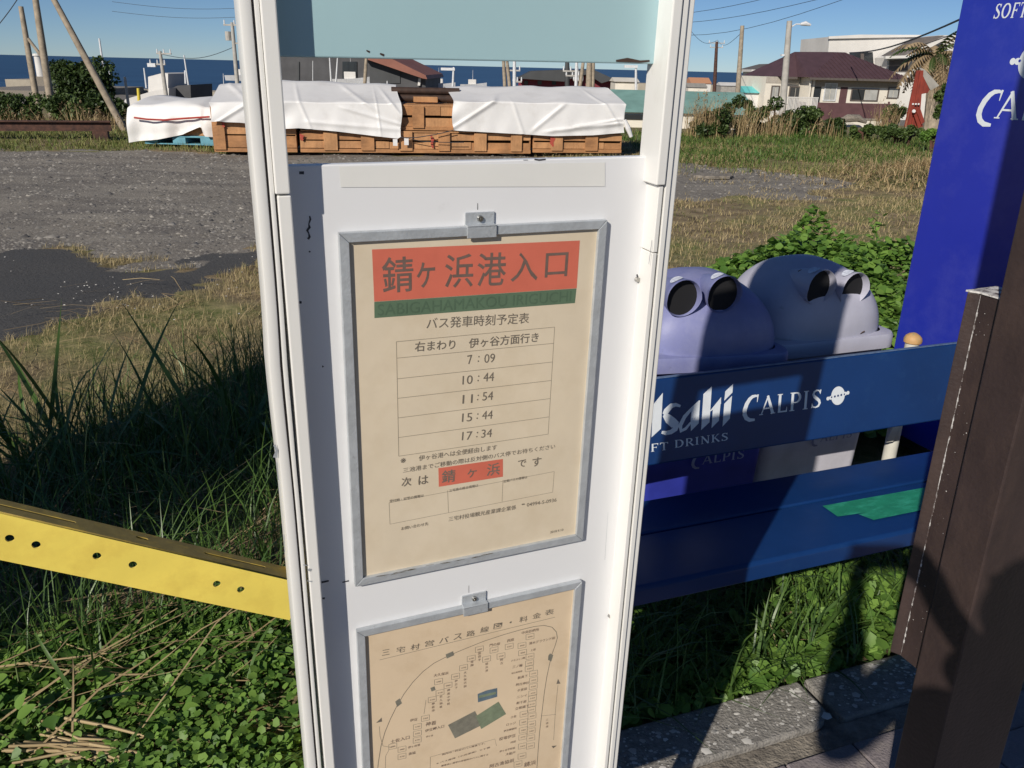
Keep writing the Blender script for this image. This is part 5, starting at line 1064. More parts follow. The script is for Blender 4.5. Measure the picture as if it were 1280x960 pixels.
tarp('tarp', 'white tarp over the crate at the far left, next to the blue pallet stack', 268, 349, 106, 100, [(268, 152), (300, 153), (325, 156), (349, 158)], seedn=1, folds=[(.1, .5, .6, .8, .04, .03), (.2, 1.1, .9, .7, .03, .03)])
t2 = tarp('tarp', 'middle white tarp over the long crates, its hem sloping down to the right', 352, 502, 100, 106, [(352, 161), (373, 160), (420, 164), (470, 170), (497, 173), (502, 170)], seedn=2.3, folds=[(2.3, .45, 1.2, .75, .035, .03), (2.3, .40, .6, .52, .03, .035), (1.2, 1.05, 1.6, .8, .03, .03), (.3, 1.0, .5, .5, .02, .03), (2.25, .5, 1.9, .95, .03, .03), (1.7, .9, 1.75, .45, .015, .02)])
t3 = tarp('tarp', 'right white tarp over the crates, creased and pulled down at its right corner', 566, 778, 108, 109, [(566, 163), (585, 164), (640, 167), (690, 170), (740, 169), (778, 166)], seedn=4.1, folds=[(0, .45, .75, .92, .05, .03), (.75, .95, 1.7, 1.15, .03, .04), (3.1, .55, 1.9, .42, .06, .03), (3.1, .62, 2.4, .5, .05, .025), (2.0, .82, 1.6, .5, .04, .035), (3.1, .6, 2.8, 1.0, .03, .03), (1.3, .4, 1.15, .8, .02, .03)])
# cords and tags at the pulled corners
def wire(name, label, pts, r_, cat='cable', m_=None): 
    o = MB().path(pts, r_, 5).build(name, m_ or M['wire'], None); tag(o, label, cat); return o
cw = lambda px, py, n=-.08: CP0+CN*n+CU*cq(px, py, n)[0]+UZ*cq(px, py, n)[1]
wire('lashing_cord', 'thin black cord running between the middle and right tarps', [cw(500, 172), cw(520, 172), cw(545, 168), cw(566, 163)], .008, 'cord')
wire('lashing_cord', 'lower slack black cord between the middle and right tarps', [cw(504, 172), cw(530, 177), cw(560, 178), cw(580, 178)], .007, 'cord')
for px, py, wd_ in ((494, 178, 'at the corner of the middle tarp'), (508, 177, 'hanging on the cord between the tarps')):
    c_ = cw(px, py); o = MB().box(-.04, .04, -.006, .006, -.06, .06).build('tag', M['tarp'], None); o.matrix_world = Matrix.Translation(c_) @ CM.to_4x4(); tag(o, 'small white tag '+wd_, 'tag')
o = MB().path([cw(781, 150), cw(785, 160), cw(789, 171)], [.03, .05, .035], 8).build('tarp_tail', M['tarp'], t3); o.matrix_parent_inverse = (Matrix.Translation(CP0) @ CM.to_4x4()).inverted()
# blue pallet with its own covered stack
pq0 = gz(160, 179); PU = (gz(268, 182)-pq0).normalized(); PNn = Vector((-PU.y, PU.x, 0)); PM = Matrix((PU, PNn, UZ)).transposed(); pq = lambda x, y, n=0.0: plane_uv(x, y, pq0+PNn*n, PU, UZ)
pal = thing('blue_pallet', 'pale blue plastic pallet under the left covered stack', 'pallet', pq0, PM)
pa, pb = pq(181, 178)[0], pq(267, 180)[0]
for k, x in enumerate((pa, (pa+pb)/2-.12, pb-.25)): MB().box(x, x+.25, .0, 1.1, .02, .13).build('pallet_block', M['pallet'], pal, bevel=.008)
MB().box(pa, pb, 0, 1.1, .1305, .165).build('pallet_deck', M['pallet'], pal, bevel=.008); MB().box(pa, pb, 0, 1.1, 0, .0195).build('pallet_base', M['pallet'], pal)
m_ = MB().box(pq(200, 170)[0], pq(262, 170)[0], .05, 1.05, .166, .55).build('covered_load', M['wood2'], None, bevel=.01); m_.matrix_world = Matrix.Translation(pq0) @ PM.to_4x4(); tag(m_, 'wooden load on the blue pallet, mostly hidden by a loose white tarp', 'load')
ct = thing('tarp', 'loose rounded white tarp with a red strap over the blue pallet', 'tarp', pq0, PM, 'white tarps over the crates')
nu, nv = 60, 24; vs = []; ux0, ux1 = pq(160, 150)[0], pq(266, 150)[0]
hemp = [(158, 177), (163, 178), (175, 176), (200, 174), (230, 168), (248, 160), (254, 158), (258, 170), (266, 171)]
hx = [pq(a, b_)[0] for a, b_ in hemp]; hz = [pq(a, b_)[1] for a, b_ in hemp]
tpx = [(160, 156), (164, 140), (170, 127), (178, 122), (230, 122), (258, 123), (266, 125)]; txs = [pq(a, b_, .5)[0] for a, b_ in tpx]; tzs = [pq(a, b_, .5)[1] for a, b_ in tpx]
for j in range(nv+1):
    for i in range(nu+1):
        a = i/nu; u = ux0+(ux1-ux0)*a; t_ = j/nv; top = np.interp(u, txs, tzs); hem = min(np.interp(u, hx, hz), top-.02)
        if t_ < .1: y = 1.2; z = top-.5*(1-t_/.1)
        elif t_ < .4: s_ = (t_-.1)/.3; y = 1.2-1.15*s_; z = top+.03*math.sin(u*5+s_*3)-.10*s_*s_
        else: s_ = (t_-.4)/.6; y = .05-.13*s_-.03*math.sin(u*8+s_*3)*s_-.02*math.sin(u*17)*s_-.05*math.sin(PI*min(1, s_*1.2)); z = top-.10+(hem-top+.10)*s_
        vs.append((u, y, z))
me = bpy.data.meshes.new('sheet'); me.from_pydata(vs, [], [(j*(nu+1)+i, j*(nu+1)+i+1, (j+1)*(nu+1)+i+1, (j+1)*(nu+1)+i) for j in range(nv) for i in range(nu)])
for p in me.polygons: p.use_smooth = True
link('sheet', me, M['tarp'], ct)
m_ = MB(); pts = [(pq(x, y, -.13)[0], -.155-.02*math.sin(x), pq(x, y, -.13)[1]) for x, y in ((168, 147), (185, 149), (205, 150), (230, 148), (262, 146))]; m_.path(pts, .018, 6).build('red_strap', M['redrope'], ct)
# rusty beam lying on posts along the verge
ra, rb2 = gz(-130, 172), gz(141, 172); RU = (rb2-ra).normalized(); RNn = Vector((-RU.y, RU.x, 0)); Lr = (rb2-ra).length
rs_ = thing('rusty_beam', 'long rusty steel beam laid low along the verge at the left', 'beam', ra, Matrix((RU, RNn, UZ)).transposed())
MB().box(0, Lr, -.08, .08, .30, .325).build('flange', M['rust'], rs_); MB().box(0, Lr, -.012, .012, .155, .2995).build('web', M['rust'], rs_); MB().box(0, Lr, -.08, .08, .13, .1545).build('flange', M['rust'], rs_)
for x in (Lr-.35, Lr-2.9, Lr*.3): MB().box(x, x+.28, -.12, .12, -.1, .129).build('block', M['rust'], rs_)
# ------------------------------------------------------------------ poles and wires
def depth_pt(px, py, Y): return at(px, py, Y)
def upole(label, p0, p1, Y, r_, m_, extra=None, name='utility_pole', grp=None, cat='pole', zb=None):
    a = at(*p0, Y); b_ = at(*p1, Y); T = thing(name, label, cat, a, None, group=grp); d = b_-a
    a2 = Vector(d)*-.04; zg = float(terr(a.x, a.y))-.3
    if zb is None and a.z > zg: a2 = d*((zg-a.z)/d.z)
    MB().path([a2, d*.5, d], [r_*1.15, r_, r_*.8], 9).build('shaft', m_, T, smooth=True)
    return T, a, d
upole('left weathered wooden pole with its top below the picture edge', (45, 120), (26, 8), 26, .085, M['pole'], grp='bare poles at the left')
upole('middle weathered pole of the left group, running out of the top', (65, 137), (40, -30), 22, .085, M['pole'], grp='bare poles at the left')
upole('long pole leaning strongly to the left across the sky', (153, 158), (58, -18), 20, .075, M['pole'], grp='bare poles at the left')
upole('thin prop pole leaning against the left poles', (97, 130), (35, 48), 24, .05, M['pole'], grp='bare poles at the left')
upole('thin grey post standing by the white tarp', (163, 150), (156, 96), 24, .04, M['pole2'], name='post')
def mast(px, y0, y1, lean, Y, r_, wd_): 
    upole('thin white boat mast '+wd_, (px+lean, y0), (px, y1), Y, r_*.6, M['mast'], name='mast', grp='white masts in the harbour', cat='mast', zb=1)
for a in ((124, 97, 48, 7, 110, .22, 'left of the dark leaning pole'), (136, 101, 83, 2, 110, .14, 'short, beside the leaning pole'), (180, 109, 85, 3, 120, .2, 'left of the white box building'), (230, 122, 69, 8, 100, .16, 'leaning above the white tarp'), (231, 104, 88, 1, 100, .16, 'short twin above the white tarp'),
          (279, 112, 92, 1, 130, .08, 'faint, right of the quay'), (258, 112, 105, 0, 130, .1, 'small stub on the quay'), (412, 103, 72, 2, 90, .14, 'first left of the grey warehouse door'), (422, 103, 72, -2, 90, .14, 'second, by the grey warehouse door'), (391, 100, 76, 0, 90, .06, 'thinnest in front of the grey warehouse'),
          (484, 105, 101, 0, 90, .1, 'stub in front of the red brown roof'), (707, 107, 76, 0, 140, .05, 'behind the dark red shed')): mast(*a)
def arms(T, d, Y, frs, w_, ins=True):
    for f_, s0, s1 in frs:
        c_ = d*f_; MB().box(c_.x+s0*w_, c_.x+s1*w_, c_.y-.06, c_.y+.06, c_.z-.05, c_.z+.05).build('crossarm', M['pole2'], T)
        for k in range(3):
            x = c_.x+w_*(s0+(s1-s0)*(k+.1)/2.2); MB().tube((x, c_.y, c_.z+.05), (x, c_.y, c_.z+.32), .06, .04, 6).build('insulator', M['mast'], T)
T, a_, d_ = upole('utility pole with transformer drum just left of the sign post', (297, 108), (290, 28), 62, .14, M['pole2'], grp='utility poles with crossarms'); arms(T, d_, 62, ((.96, -.6, .9), (.68, -.1, .9)), 1.0)
MB().tube(Vector(d_*.72)+Vector((-.35, 0, 0)), Vector(d_*.86)+Vector((-.35, 0, 0)), .2, .2, 10).build('transformer', M['pole2'], T)
T, a_, d_ = upole('utility pole with lamp bracket above the white box building', (208, 122), (200, 64), 66, .14, M['pole2'], grp='utility poles with crossarms'); arms(T, d_, 66, ((.95, -.3, .9), (.72, -1.0, .3)), .9)
MB().box(-1.05+d_.x*.6, -.45+d_.x*.6, -.15, .15, d_.z*.66, d_.z*.74).build('lamp_head', M['mast'], T)
T, a_, d_ = upole('pale utility pole with brackets left of the dark red shed', (643, 110), (643, 70), 64, .13, M['mast'], grp='utility poles with crossarms'); arms(T, d_, 64, ((.55, -.9, .7), (.2, -.2, .9)), .6)
T, a_, d_ = upole('pale utility pole with long brackets at the dark red shed', (720, 108), (721, 70), 64, .12, M['mast'], grp='utility poles with crossarms'); arms(T, d_, 64, ((.5, -1.4, .2), (.35, -1.1, .3), (.2, -.3, .7)), .7)
for a, wd_ in (((631, 108, 629, 70), 'left of a close pair at the dark red shed'), ((637, 108, 633, 70), 'right of a close pair, left of the shed'), ((456, 104, 458, 70), 'in front of the red brown roof'), ((725, 108, 730, 70), 'leaning right in front of the shed'), ((736, 108, 737, 70), 'thick, at the right end of the shed'), ((741, 108, 742, 70), 'touching the thick pole at the shed')):
    upole('beige wooden pole '+wd_, a[:2], a[2:], 50, .10 if 'thick,' not in wd_ else .17, M['pole'], grp='beige poles in the middle gap')
upole('dark chimney post on the dark red shed roof', (709, 100), (709, 70), 75, .2, M['slate'], name='chimney_post')
T, a_, d_ = upole('street lamp at the cream roofed building', (795, 110), (795, 84), 60, .09, M['mast'], name='street_lamp', cat='lamp'); MB().box(d_.x-.8, d_.x+.1, -.12, .12, d_.z-.05, d_.z+.12).build('lamp_head', M['mast'], T)
T, a_, d_ = upole('small street lamp just above the right edge of the middle gap', (566, 108), (567, 84), 70, .09, M['mast'], name='street_lamp', cat='lamp'); MB().box(d_.x-1.0, d_.x+.1, -.12, .12, d_.z-.25, d_.z-.05).build('lamp_head', M['mast'], T)
PL1 = upole('tall concrete street light pole in front of the maroon roofed house', (978, 140), (987, 26), 34, .125, M['pole2'], name='street_light_pole'); T, a_, d_ = PL1
MB().path([d_*.92, d_*.93+Vector((.25, 0, .12)), d_*.93+Vector((.5, 0, .12))], .025, 6).build('lamp_arm', M['mast'], T); MB().path([d_*.93+Vector((.42, 0, .12)), d_*.93+Vector((.6, 0, .15)), d_*.93+Vector((.8, 0, .10))], [.05, .085, .04], 8).build('lamp_head', M['mast'], T, smooth=True)
MB().box(d_.x*.8-.19, d_.x*.8-.08, -.1, .1, d_.z*.62, d_.z*.64).build('clamp', M['mast'], T)
PL2 = upole('bare wooden pole behind the reeds, left of the street light', (921, 135), (928, 32), 44, .12, M['pole'])
T, a_, d_ = upole('distant brown utility pole with crossarm left of the bare pole', (893, 112), (896, 52), 110, .22, M['rust'], grp='utility poles with crossarms'); arms(T, d_, 110, ((.97, -1, 1), (.88, -.8, .8)), 1.0)
T, a_, d_ = upole('far thin pole rising behind the maroon roof', (997, 78), (997, 67), 150, .2, M['slate'], zb=1)
def span(label, p, q, Yp, Yq, sag, r_): 
    a = at(*p, Yp); b_ = at(*q, Yq); pts = [a.lerp(b_, i/12)-Vector((0, 0, sag*math.sin(PI*i/12))) for i in range(13)]; wire('power_line', label, pts, r_)
span('uppermost overhead wire in the right sky', (760, 19), (1035, -22), 60, 40, .5, .012)
span('middle overhead wire in the right sky', (760, 26), (1060, -10), 60, 40, .6, .012)
span('lowest of the three overhead wires in the right sky', (760, 28), (1075, -8), 60, 40, 1.2, .012)
span('thick black cable sloping from the maroon roof to the blue machine', (1062, 66), (1240, 6), 58, 25, .35, .035)
span('thinner cable below the thick one, above the white house', (1118, 62), (1240, 22), 58, 25, .2, .018)
span('faint wire from the far brown pole to the bare pole', (860, 34), (897, 50), 80, 110, .8, .02)
span('faint wire between the brown pole and the bare wooden pole', (897, 50), (928, 40), 110, 44, .6, .014)
span('wire between the two left utility poles', (203, 68), (294, 58), 66, 62, .5, .02)
span('thin wire crossing the upper left sky corner', (-30, 60), (40, -30), 40, 40, .2, .02)
for k, (y0, y1) in enumerate(((2, 9), (14, 20))): span(('upper' if k == 0 else 'lower')+' faint wire in the sky left of the sign post', (140, y0), (320, y1), 70, 70, .3, .014)
# ------------------------------------------------------------------ buildings
def bthing(name, label, P, az, cat='building', grp=None): return thing(name, label, cat, P, None, rz=az, group=grp)
# the maroon roofed house: local x along its right facade, y into the house; (0,0) is the corner nearest the camera
HY = 58.0; hc = at(1008, 148, HY); zg = hc.z; haz = R(8); house = bthing('house', 'cream single storey house with maroon hipped roof and maroon lower wall', (hc.x, hc.y, zg), haz)
HU = Vector((math.cos(haz), math.sin(haz), 0)); HN = Vector((-HU.y, HU.x, 0)); hq = lambda x, y, n=0.0: plane_uv(x, y, Vector((hc.x, hc.y, zg))+HN*n, HU, UZ)
ze = hq(1070, 98)[1]; xr = hq(1126, 98)[0]; zl = hq(1070, 129)[1]; xl = hq(958, 98, 1.6)[0]; DP = 7.0
def rect(m_, x0, y0, x1, y1, n=0.0): a = hq(x0, y1, n); b_ = hq(x1, y0, n); return a[0], b_[0], a[1], b_[1]
MB().box(0, xr, 0, DP, zl+.002, ze).build('wall', M['cream'], house); MB().box(-.03, xr+.03, -.03, DP, -1.0, zl).build('lower_wall', M['maroon'], house)
MB().box(xl, -.031, 1.6, DP-.3, -1.0, ze-.02).build('wing_wall', M['cream'], house)
MB().box(.0, xr, -.02, -.001, ze-.55, ze-.03).build('frieze_board', mat('frieze', (.36, .30, .24), .8), house)
MB().box(xl, -.04, 1.57, 1.599, ze-.42, ze-.03).build('frieze_board', mat('frieze_grey', (.42, .38, .33), .8), house)
# hipped roof
ov = .75; rx0, rx1, ry0, ry1 = xl+.75, xr+.45, -ov, DP+.5; rid = hq(1045, 65, 3.0)[1]; a0 = hq(1040, 66, 3.2)[0]; a1 = hq(1056, 66, 3.2)[0]
m_ = MB().add([(rx0, 1.0, ze), (-.55, 1.0, ze), (-.55, ry0, ze), (rx1, ry0, ze), (rx1, ry1, ze), (rx0, ry1, ze), (a0, 3.2, rid), (a1, 3.2, rid), (-.1, 2.9, rid*.985)], [(0, 1, 8), (1, 2, 8), (2, 3, 7, 6), (2, 6, 8), (3, 4, 7), (4, 5, 6, 7), (5, 0, 8, 6), (0, 5, 4, 3, 2, 1)])
rf = m_.build('roof', M['maroon_roof'], house)
MB().box(-.55, rx1, ry0-.05, ry0+.0, ze-.14, ze-.002).build('gutter', M['alu_dark'], rf); MB().box(rx0, -.56, .94, .99, ze-.14, ze-.002).build('gutter', M['alu_dark'], rf)
for k in range(22):
    x = -.3+(rx1+.1)*k/22; xt = a0+(a1-a0)*min(1, max(0, (x+.55)/(rx1+.55))); f_ = min(1, (x+.55)/(a0+.9) if x < a0 else 1, (rx1-x)/(rx1-a1) if x > a1 else 1); f_ = max(.04, f_)
    MB().path([(x, ry0, ze+.03), (x+(0), ry0+(3.2-ry0)*f_*.97, ze+(rid-ze)*f_*.97+.03)], .025, 4).build('roof_seam', M['maroon_roof'], rf)
for px in (1070, 1035): pass
def window(x0, y0, x1, y1, glass, n=0.0, parent=house, q=hq, panes=2, frm=None):
    a = q(x0, y1, n); b_ = q(x1, y0, n); u0, u1, z0, z1 = a[0], b_[0], a[1], b_[1]; m_ = MB(); t_ = .07
    for bb in ((u0, u1, z1-t_, z1), (u0, u1, z0, z0+t_), (u0, u0+t_, z0+t_, z1-t_), (u1-t_, u1, z0+t_, z1-t_)): m_.box(bb[0], bb[1], n-.06, n+.02, bb[2], bb[3])
    f_ = m_.build('window', frm or M['alu_dark'], parent)
    for k in range(panes):
        c0 = u0+t_+(u1-u0-2*t_)*k/panes; c1_ = u0+t_+(u1-u0-2*t_)*(k+1)/panes; g_ = glass[k] if isinstance(glass, (list, tuple)) else glass
        MB().box(c0+.02, c1_-.02, n-.035, n-.012, z0+t_, z1-t_).build('pane', g_, f_)
window(1062, 111, 1099, 126, [M['glass'], M['glass_pale']]); window(1108, 109, 1125, 123, M['glass_pale']); window(1028, 104, 1047, 126, [M['glass_pale'], M['glass_pale']], frm=M['mast'])
MB().box(*[hq(1048, 128)[0], hq(1057, 128)[0]], -.025, -.002, zl, ze-.56).build('dark_cladding', M['maroon'], house); MB().box(*[hq(1009, 128)[0], hq(1024, 128)[0]], -.025, -.002, zl, ze-.56).build('dark_cladding', M['glass'], house)
window(962, 107, 975, 126, M['glass_pale'], 1.6); window(983, 108, 1003, 137, [M['glass'], M['glass']], 1.6)
for px in (1010, 1014): MB().box(hq(px, 120)[0]-.06, hq(px, 120)[0]+.06, -.16, -.04, .3, ze-.05).build('porch_post', M['cream'], house)
vr = thing('veranda_railing', 'white slatted veranda railing in front of the maroon roofed house', 'railing', (hc.x, hc.y, zg), None, rz=haz)
v0, v1 = hq(965, 130, -1.0)[0], hq(1022, 130, -1.0)[0]; zr0, zr1 = hq(990, 138, -1.0)[1], hq(990, 121, -1.0)[1]
MB().box(v0, v1, -1.04, -.98, zr1-.06, zr1).build('top_rail', M['whitewall'], vr); MB().box(v0, v1, -1.04, -.98, zr0-.3, zr0).build('plinth', M['whitewall'], vr)
for k in range(34): x = v0+(v1-v0)*(k+.5)/34; MB().box(x-.028, x+.028, -1.02, -1.0, zr0+.001, zr1-.061).build('baluster', M['whitewall'], vr)
w0 = at(1050, 160, 50); w1 = at(1101, 158, 50); yw = thing('garden_wall', 'low cream garden wall in front of the maroon roofed house', 'wall', (w0.x, 50, w0.z), None); MB().box(0, w1.x-w0.x, 0, .2, -1, at(1070, 150, 50).z-w0.z).build('wall_body', M['cream'], yw); MB().box(-.05, w1.x-w0.x+.05, -.05, .25, at(1070, 150, 50).z-w0.z+.002, at(1070, 149, 50).z-w0.z+.05).build('coping', M['concrete'], yw)
g0 = at(1066, 148, 49); o = MB().path([(-.8, 0, -.2), (-.3, 0, .0), (.3, 0, .02), (.8, 0, -.2)], [.1, .22, .2, .08], 8).build('garden_rock', M['concrete'], None, smooth=True); o.location = g0; tag(o, 'rounded grey rock in front of the maroon lower wall', 'rock')
for px, wd_ in ((1098, 'left of a close pair'), (1107, 'right of a close pair')): a = at(px, 152, 47); b_ = at(px+(1 if px > 1100 else 0), 127 if px > 1100 else 131, 47); o = MB().tube((0, 0, 0), (0, 0, b_.z-a.z), .07, .06, 8).build('fence_post', M['maroon'], None); o.location = a; tag(o, 'thin dark post before the house, '+wd_, 'post')
# annexe with a flat roof at its left
ax = at(938, 140, 66); an = bthing('annexe', 'small white annexe with low grey roof left of the maroon roof', (ax.x, 66, ax.z), 0); aq = lambda x, y, n=0.0: plane_uv(x, y, Vector((ax.x, 66+n, ax.z)), Vector((1, 0, 0)), UZ)
MB().box(aq(940, 100)[0], aq(957, 100)[0], 0, 3, -1, aq(945, 90)[1]).build('wall', M['whitewall'], an); MB().box(aq(937, 90)[0], aq(1000, 90)[0], -.5, 4, aq(945, 90)[1]+.002, aq(945, 87)[1]).build('fascia', M['whitewall'], an)
zf_ = aq(945, 87)[1]+.003; m_ = MB().add([(aq(940, 87)[0], -.5, zf_), (aq(1000, 87)[0], -.5, zf_), (aq(1000, 87)[0], 4, zf_), (aq(940, 87)[0], 4, zf_), (aq(958, 80)[0], 2, aq(958, 80)[1]), (aq(992, 79)[0], 2, aq(992, 79)[1])], [(0, 1, 5, 4), (1, 2, 5), (2, 3, 4, 5), (3, 0, 4), (3, 2, 1, 0)]); m_.build('roof', M['grey_roof'], an)
MB().box(aq(948, 100)[0], aq(955, 100)[0], -.04, .0, aq(948, 101)[1], aq(948, 93)[1]).build('window', M['glass'], an)
# the large white house behind
BY = 80; bw_ = at(1036, 150, BY); wh = bthing('white_house', 'large white modern house with sloping grey roofs behind the maroon roof', (bw_.x, BY, bw_.z), 0); wq = lambda x, y, n=0.0: plane_uv(x, y, Vector((bw_.x, BY+n, bw_.z)), Vector((1, 0, 0)), UZ)
def poly3(name, pts, n0, n1, m_, parent=wh, q=wq): MB().prism([q(x, y, n0) for x, y in pts], n0, n1).build(name, m_, parent)
poly3('wall', [(1035, 150), (1035, 66), (1037, 46), (1075, 44), (1150, 44), (1150, 150)], 0, 8, M['whitewall'])
poly3('parapet', [(1036, 48.5), (1036, 45.5), (1075, 43.2), (1152, 43.6), (1152, 46)], -.25, -.01, M['whitewall'])
poly3('window_recess', [(1062, 80), (1062, 66), (1091, 65), (1092, 80)], -.03, -.005, M['glass']); poly3('window', [(1076, 79), (1076, 67), (1080, 67), (1080, 79)], -.08, -.035, M['alu_dark'])
poly3('side_wing', [(1109, 150), (1109, 72), (1150, 50), (1175, 44), (1215, 44), (1215, 150)], -3, -.3, M['whitewall'])
poly3('roof', [(1108, 70), (1122, 62), (1150, 47), (1178, 44.3), (1182, 45.5), (1160, 56), (1140, 66), (1134, 69)], -4.2, -3.01, M['grey_roof'])
poly3('roof_edge', [(1107, 73.5), (1107, 70), (1134, 69.2), (1160, 56), (1182, 45.6), (1186, 47), (1162, 60), (1138, 72.5)], -4.6, -4.21, M['whitewall'])
poly3('dark_recess', [(1111, 90), (1112, 75), (1135, 74), (1135, 90)], -3.05, -3.005, M['grey_roof'])
# low teal roofed sheds
def shed(name, label, x0, x1, yt, ym, yb, Y, roof, wall, slope=3.0, win=0):
    a = at(x0, yb, Y); T = bthing(name, label, (a.x, Y, a.z), 0); q = lambda x, y, n=0.0: plane_uv(x, y, Vector((a.x, Y+n, a.z)), Vector((1, 0, 0)), UZ)
    u0, u1 = q(x0, ym)[0], q(x1, ym)[0]; zm = q(x0, ym)[1]; zt_ = q((x0+x1)/2, yt, slope)[1]
    MB().box(u0+.1, u1-.1, .2, slope*2-.2, -1.5, zm).build('wall', wall, T)
    MB().add([(u0, 0, zm+.002), (u1, 0, zm+.002), (u1, slope, zt_), (u0, slope, zt_), (u1, slope*2, zm+.002), (u0, slope*2, zm+.002)], [(0, 1, 2, 3), (3, 2, 4, 5), (0, 3, 5), (1, 4, 2), (0, 5, 4, 1)]).build('roof', roof, T)
    for k in range(win): x = u0+(u1-u0)*(k+.5)/win; MB().box(x-.5, x+.5, .14, .198, zm*.25, zm*.75).build('window', M['glass'], T)
    return T
shed('teal_shed', 'long low shed with faded teal roof behind the reeds', 772, 952, 114, 140, 152, 36, M['teal'], M['cream'], 3.4, 4)
shed('bright_roofed_shed', 'far shed with bright turquoise roof edge left of the maroon roof', 932, 962, 108, 116, 124, 60, M['cyan'], M['whitewall'], 1.5)
shed('orange_shed', 'small far building with pale orange roof at the sea', 864, 890, 97, 104, 110, 150, M['orange'], M['whitewall'], 3)
shed('grey_shed', 'small far grey roofed hut beside the orange roof', 860, 885, 104, 109, 114, 120, M['greyboard'], M['cream'], 2)
shed('far_white_shed', 'tiny white hut in front of the dark sea', 901, 925, 103, 107, 112, 140, M['whitewall'], M['greyboard'], 2)
o = MB().box(-60, 200, 0, 30, -3, 5.4).build('far_headland', M['leaf_dark'], None); bpy.data.objects.remove(o)
# harbour buildings in the middle gap
gw = at(345, 118, 95); gr = bthing('warehouse', 'big dark grey harbour warehouse with sloping red brown roof', (gw.x, 95, gw.z), 0); gq = lambda x, y, n=0.0: plane_uv(x, y, Vector((gw.x, 95+n, gw.z)), Vector((1, 0, 0)), UZ)
poly3('wall', [(345, 118), (345, 60), (452, 60), (532, 98), (532, 118)], 0, 18, M['warehouse'], gr, gq)
poly3('roof', [(440, 58), (474, 66), (532, 94), (534, 99), (528, 98), (452, 72)], -1.5, 19, M['brick_roof'], gr, gq)
for k, (x0, x1, m2) in enumerate(((372, 374, 'slate'), (428, 446, 'glass'), (462, 500, 'slate'))): poly3('panel', [(x0, 104), (x0, 77), (x1, 77 if x1 < 450 else 88), (x1, 104)], -.12, -.01, M[m2], gr, gq)
poly3('white_trim', [(522, 107), (523, 98), (526, 98), (525, 107)], -.3, -.02, M['whitewall'], gr, gq)
rw = at(647, 114, 78); rd = bthing('dark_red_shed', 'long dark red shed with slate grey gabled roof', (rw.x, 78, rw.z), 0); rq_ = lambda x, y, n=0.0: plane_uv(x, y, Vector((rw.x, 78+n, rw.z)), Vector((1, 0, 0)), UZ)
poly3('wall', [(648, 114), (648, 98), (710, 100), (720, 94), (768, 98), (768, 114)], 0, 8, M['darkred'], rd, rq_)
poly3('roof', [(646, 98), (664, 89), (712, 87), (744, 88), (768, 99), (752, 104), (735, 93), (722, 95), (705, 102)], -1.0, 8.5, M['slate'], rd, rq_)
for x0 in (655, 672, 690): poly3('window', [(x0, 106), (x0, 101), (x0+5, 101), (x0+5, 106)], -.08, -.01, M['glass'], rd, rq_)
shed('cream_building', 'cream flat building with dark red gable beside the harbour lamp', 768, 800, 97, 102, 112, 70, M['cream'], M['cream'], 2)
# white box building and grey sheds by the left harbour
wb = at(185, 130, 100); wbb = bthing('white_box_building', 'plain white box building with lower white wing at the harbour', (wb.x, 100, wb.z), 0); q5 = lambda x, y, n=0.0: plane_uv(x, y, Vector((wb.x, 100+n, wb.z)), Vector((1, 0, 0)), UZ)
poly3('wall', [(186, 130), (185, 96), (204, 91), (210, 92), (210, 130)], 0, 6, M['whitewall'], wbb, q5); poly3('wing', [(152, 132), (157, 124), (190, 114), (211, 110), (211, 132)], -4, -.2, M['whitewall'], wbb, q5)
poly3('grey_wing', [(210.5, 130), (210.5, 112), (222, 107), (238, 106), (239, 130)], -2, 5, M['warehouse'], wbb, q5)
o = MB().tube((0, 0, 0), (.08, 0, 1.3), .17, .15, 14).build('buoy', mat('buoy_yellow', (.7, .55, .06), .5), None, smooth=True); o.location = at(174, 127, 90); tag(o, 'yellow buoy standing at the white harbour building', 'buoy')
lh = at(52, 95, 200); l2 = at(46, 67, 200); T = thing('lighthouse', 'small white lighthouse between the two left poles', 'lighthouse', lh); MB().path([(0, 0, -1), (l2-lh)*.9], [1.0, .75], 14).build('tower', M['whitewall'], T, smooth=True); MB().path([(l2-lh)*.9, (l2-lh)], [1.0, .9], 14).build('gallery', M['whitewall'], T)
def bank(name, label, px0, px1, yt, Y, dpt, m_, zb=-9, cat='quay'): a = at(px0, yt, Y); b_ = at(px1, yt, Y); o = MB().box(0, b_.x-a.x, 0, dpt, zb-a.z, 0).build(name, m_, None); o.location = a; tag(o, label, cat); return o
bank('breakwater', 'pale stone breakwater behind the left poles', 6, 56, 99, 240, 12, M['breakwater']); bank('breakwater', 'long low tan breakwater behind the white box building', 140, 300, 112, 210, 12, M['breakwater'])
bank('quay_wall', 'grey quay apron left of the dark bush', -60, 70, 111, 170, 40, M['concrete']); bank('quay_hut', 'small concrete block under the white lighthouse', 42, 57, 95.5, 199, 6, M['concrete'], -6)
bank('breakwater', 'far breakwater at the sea right of the sign', 790, 960, 104, 230, 12, M['breakwater'])
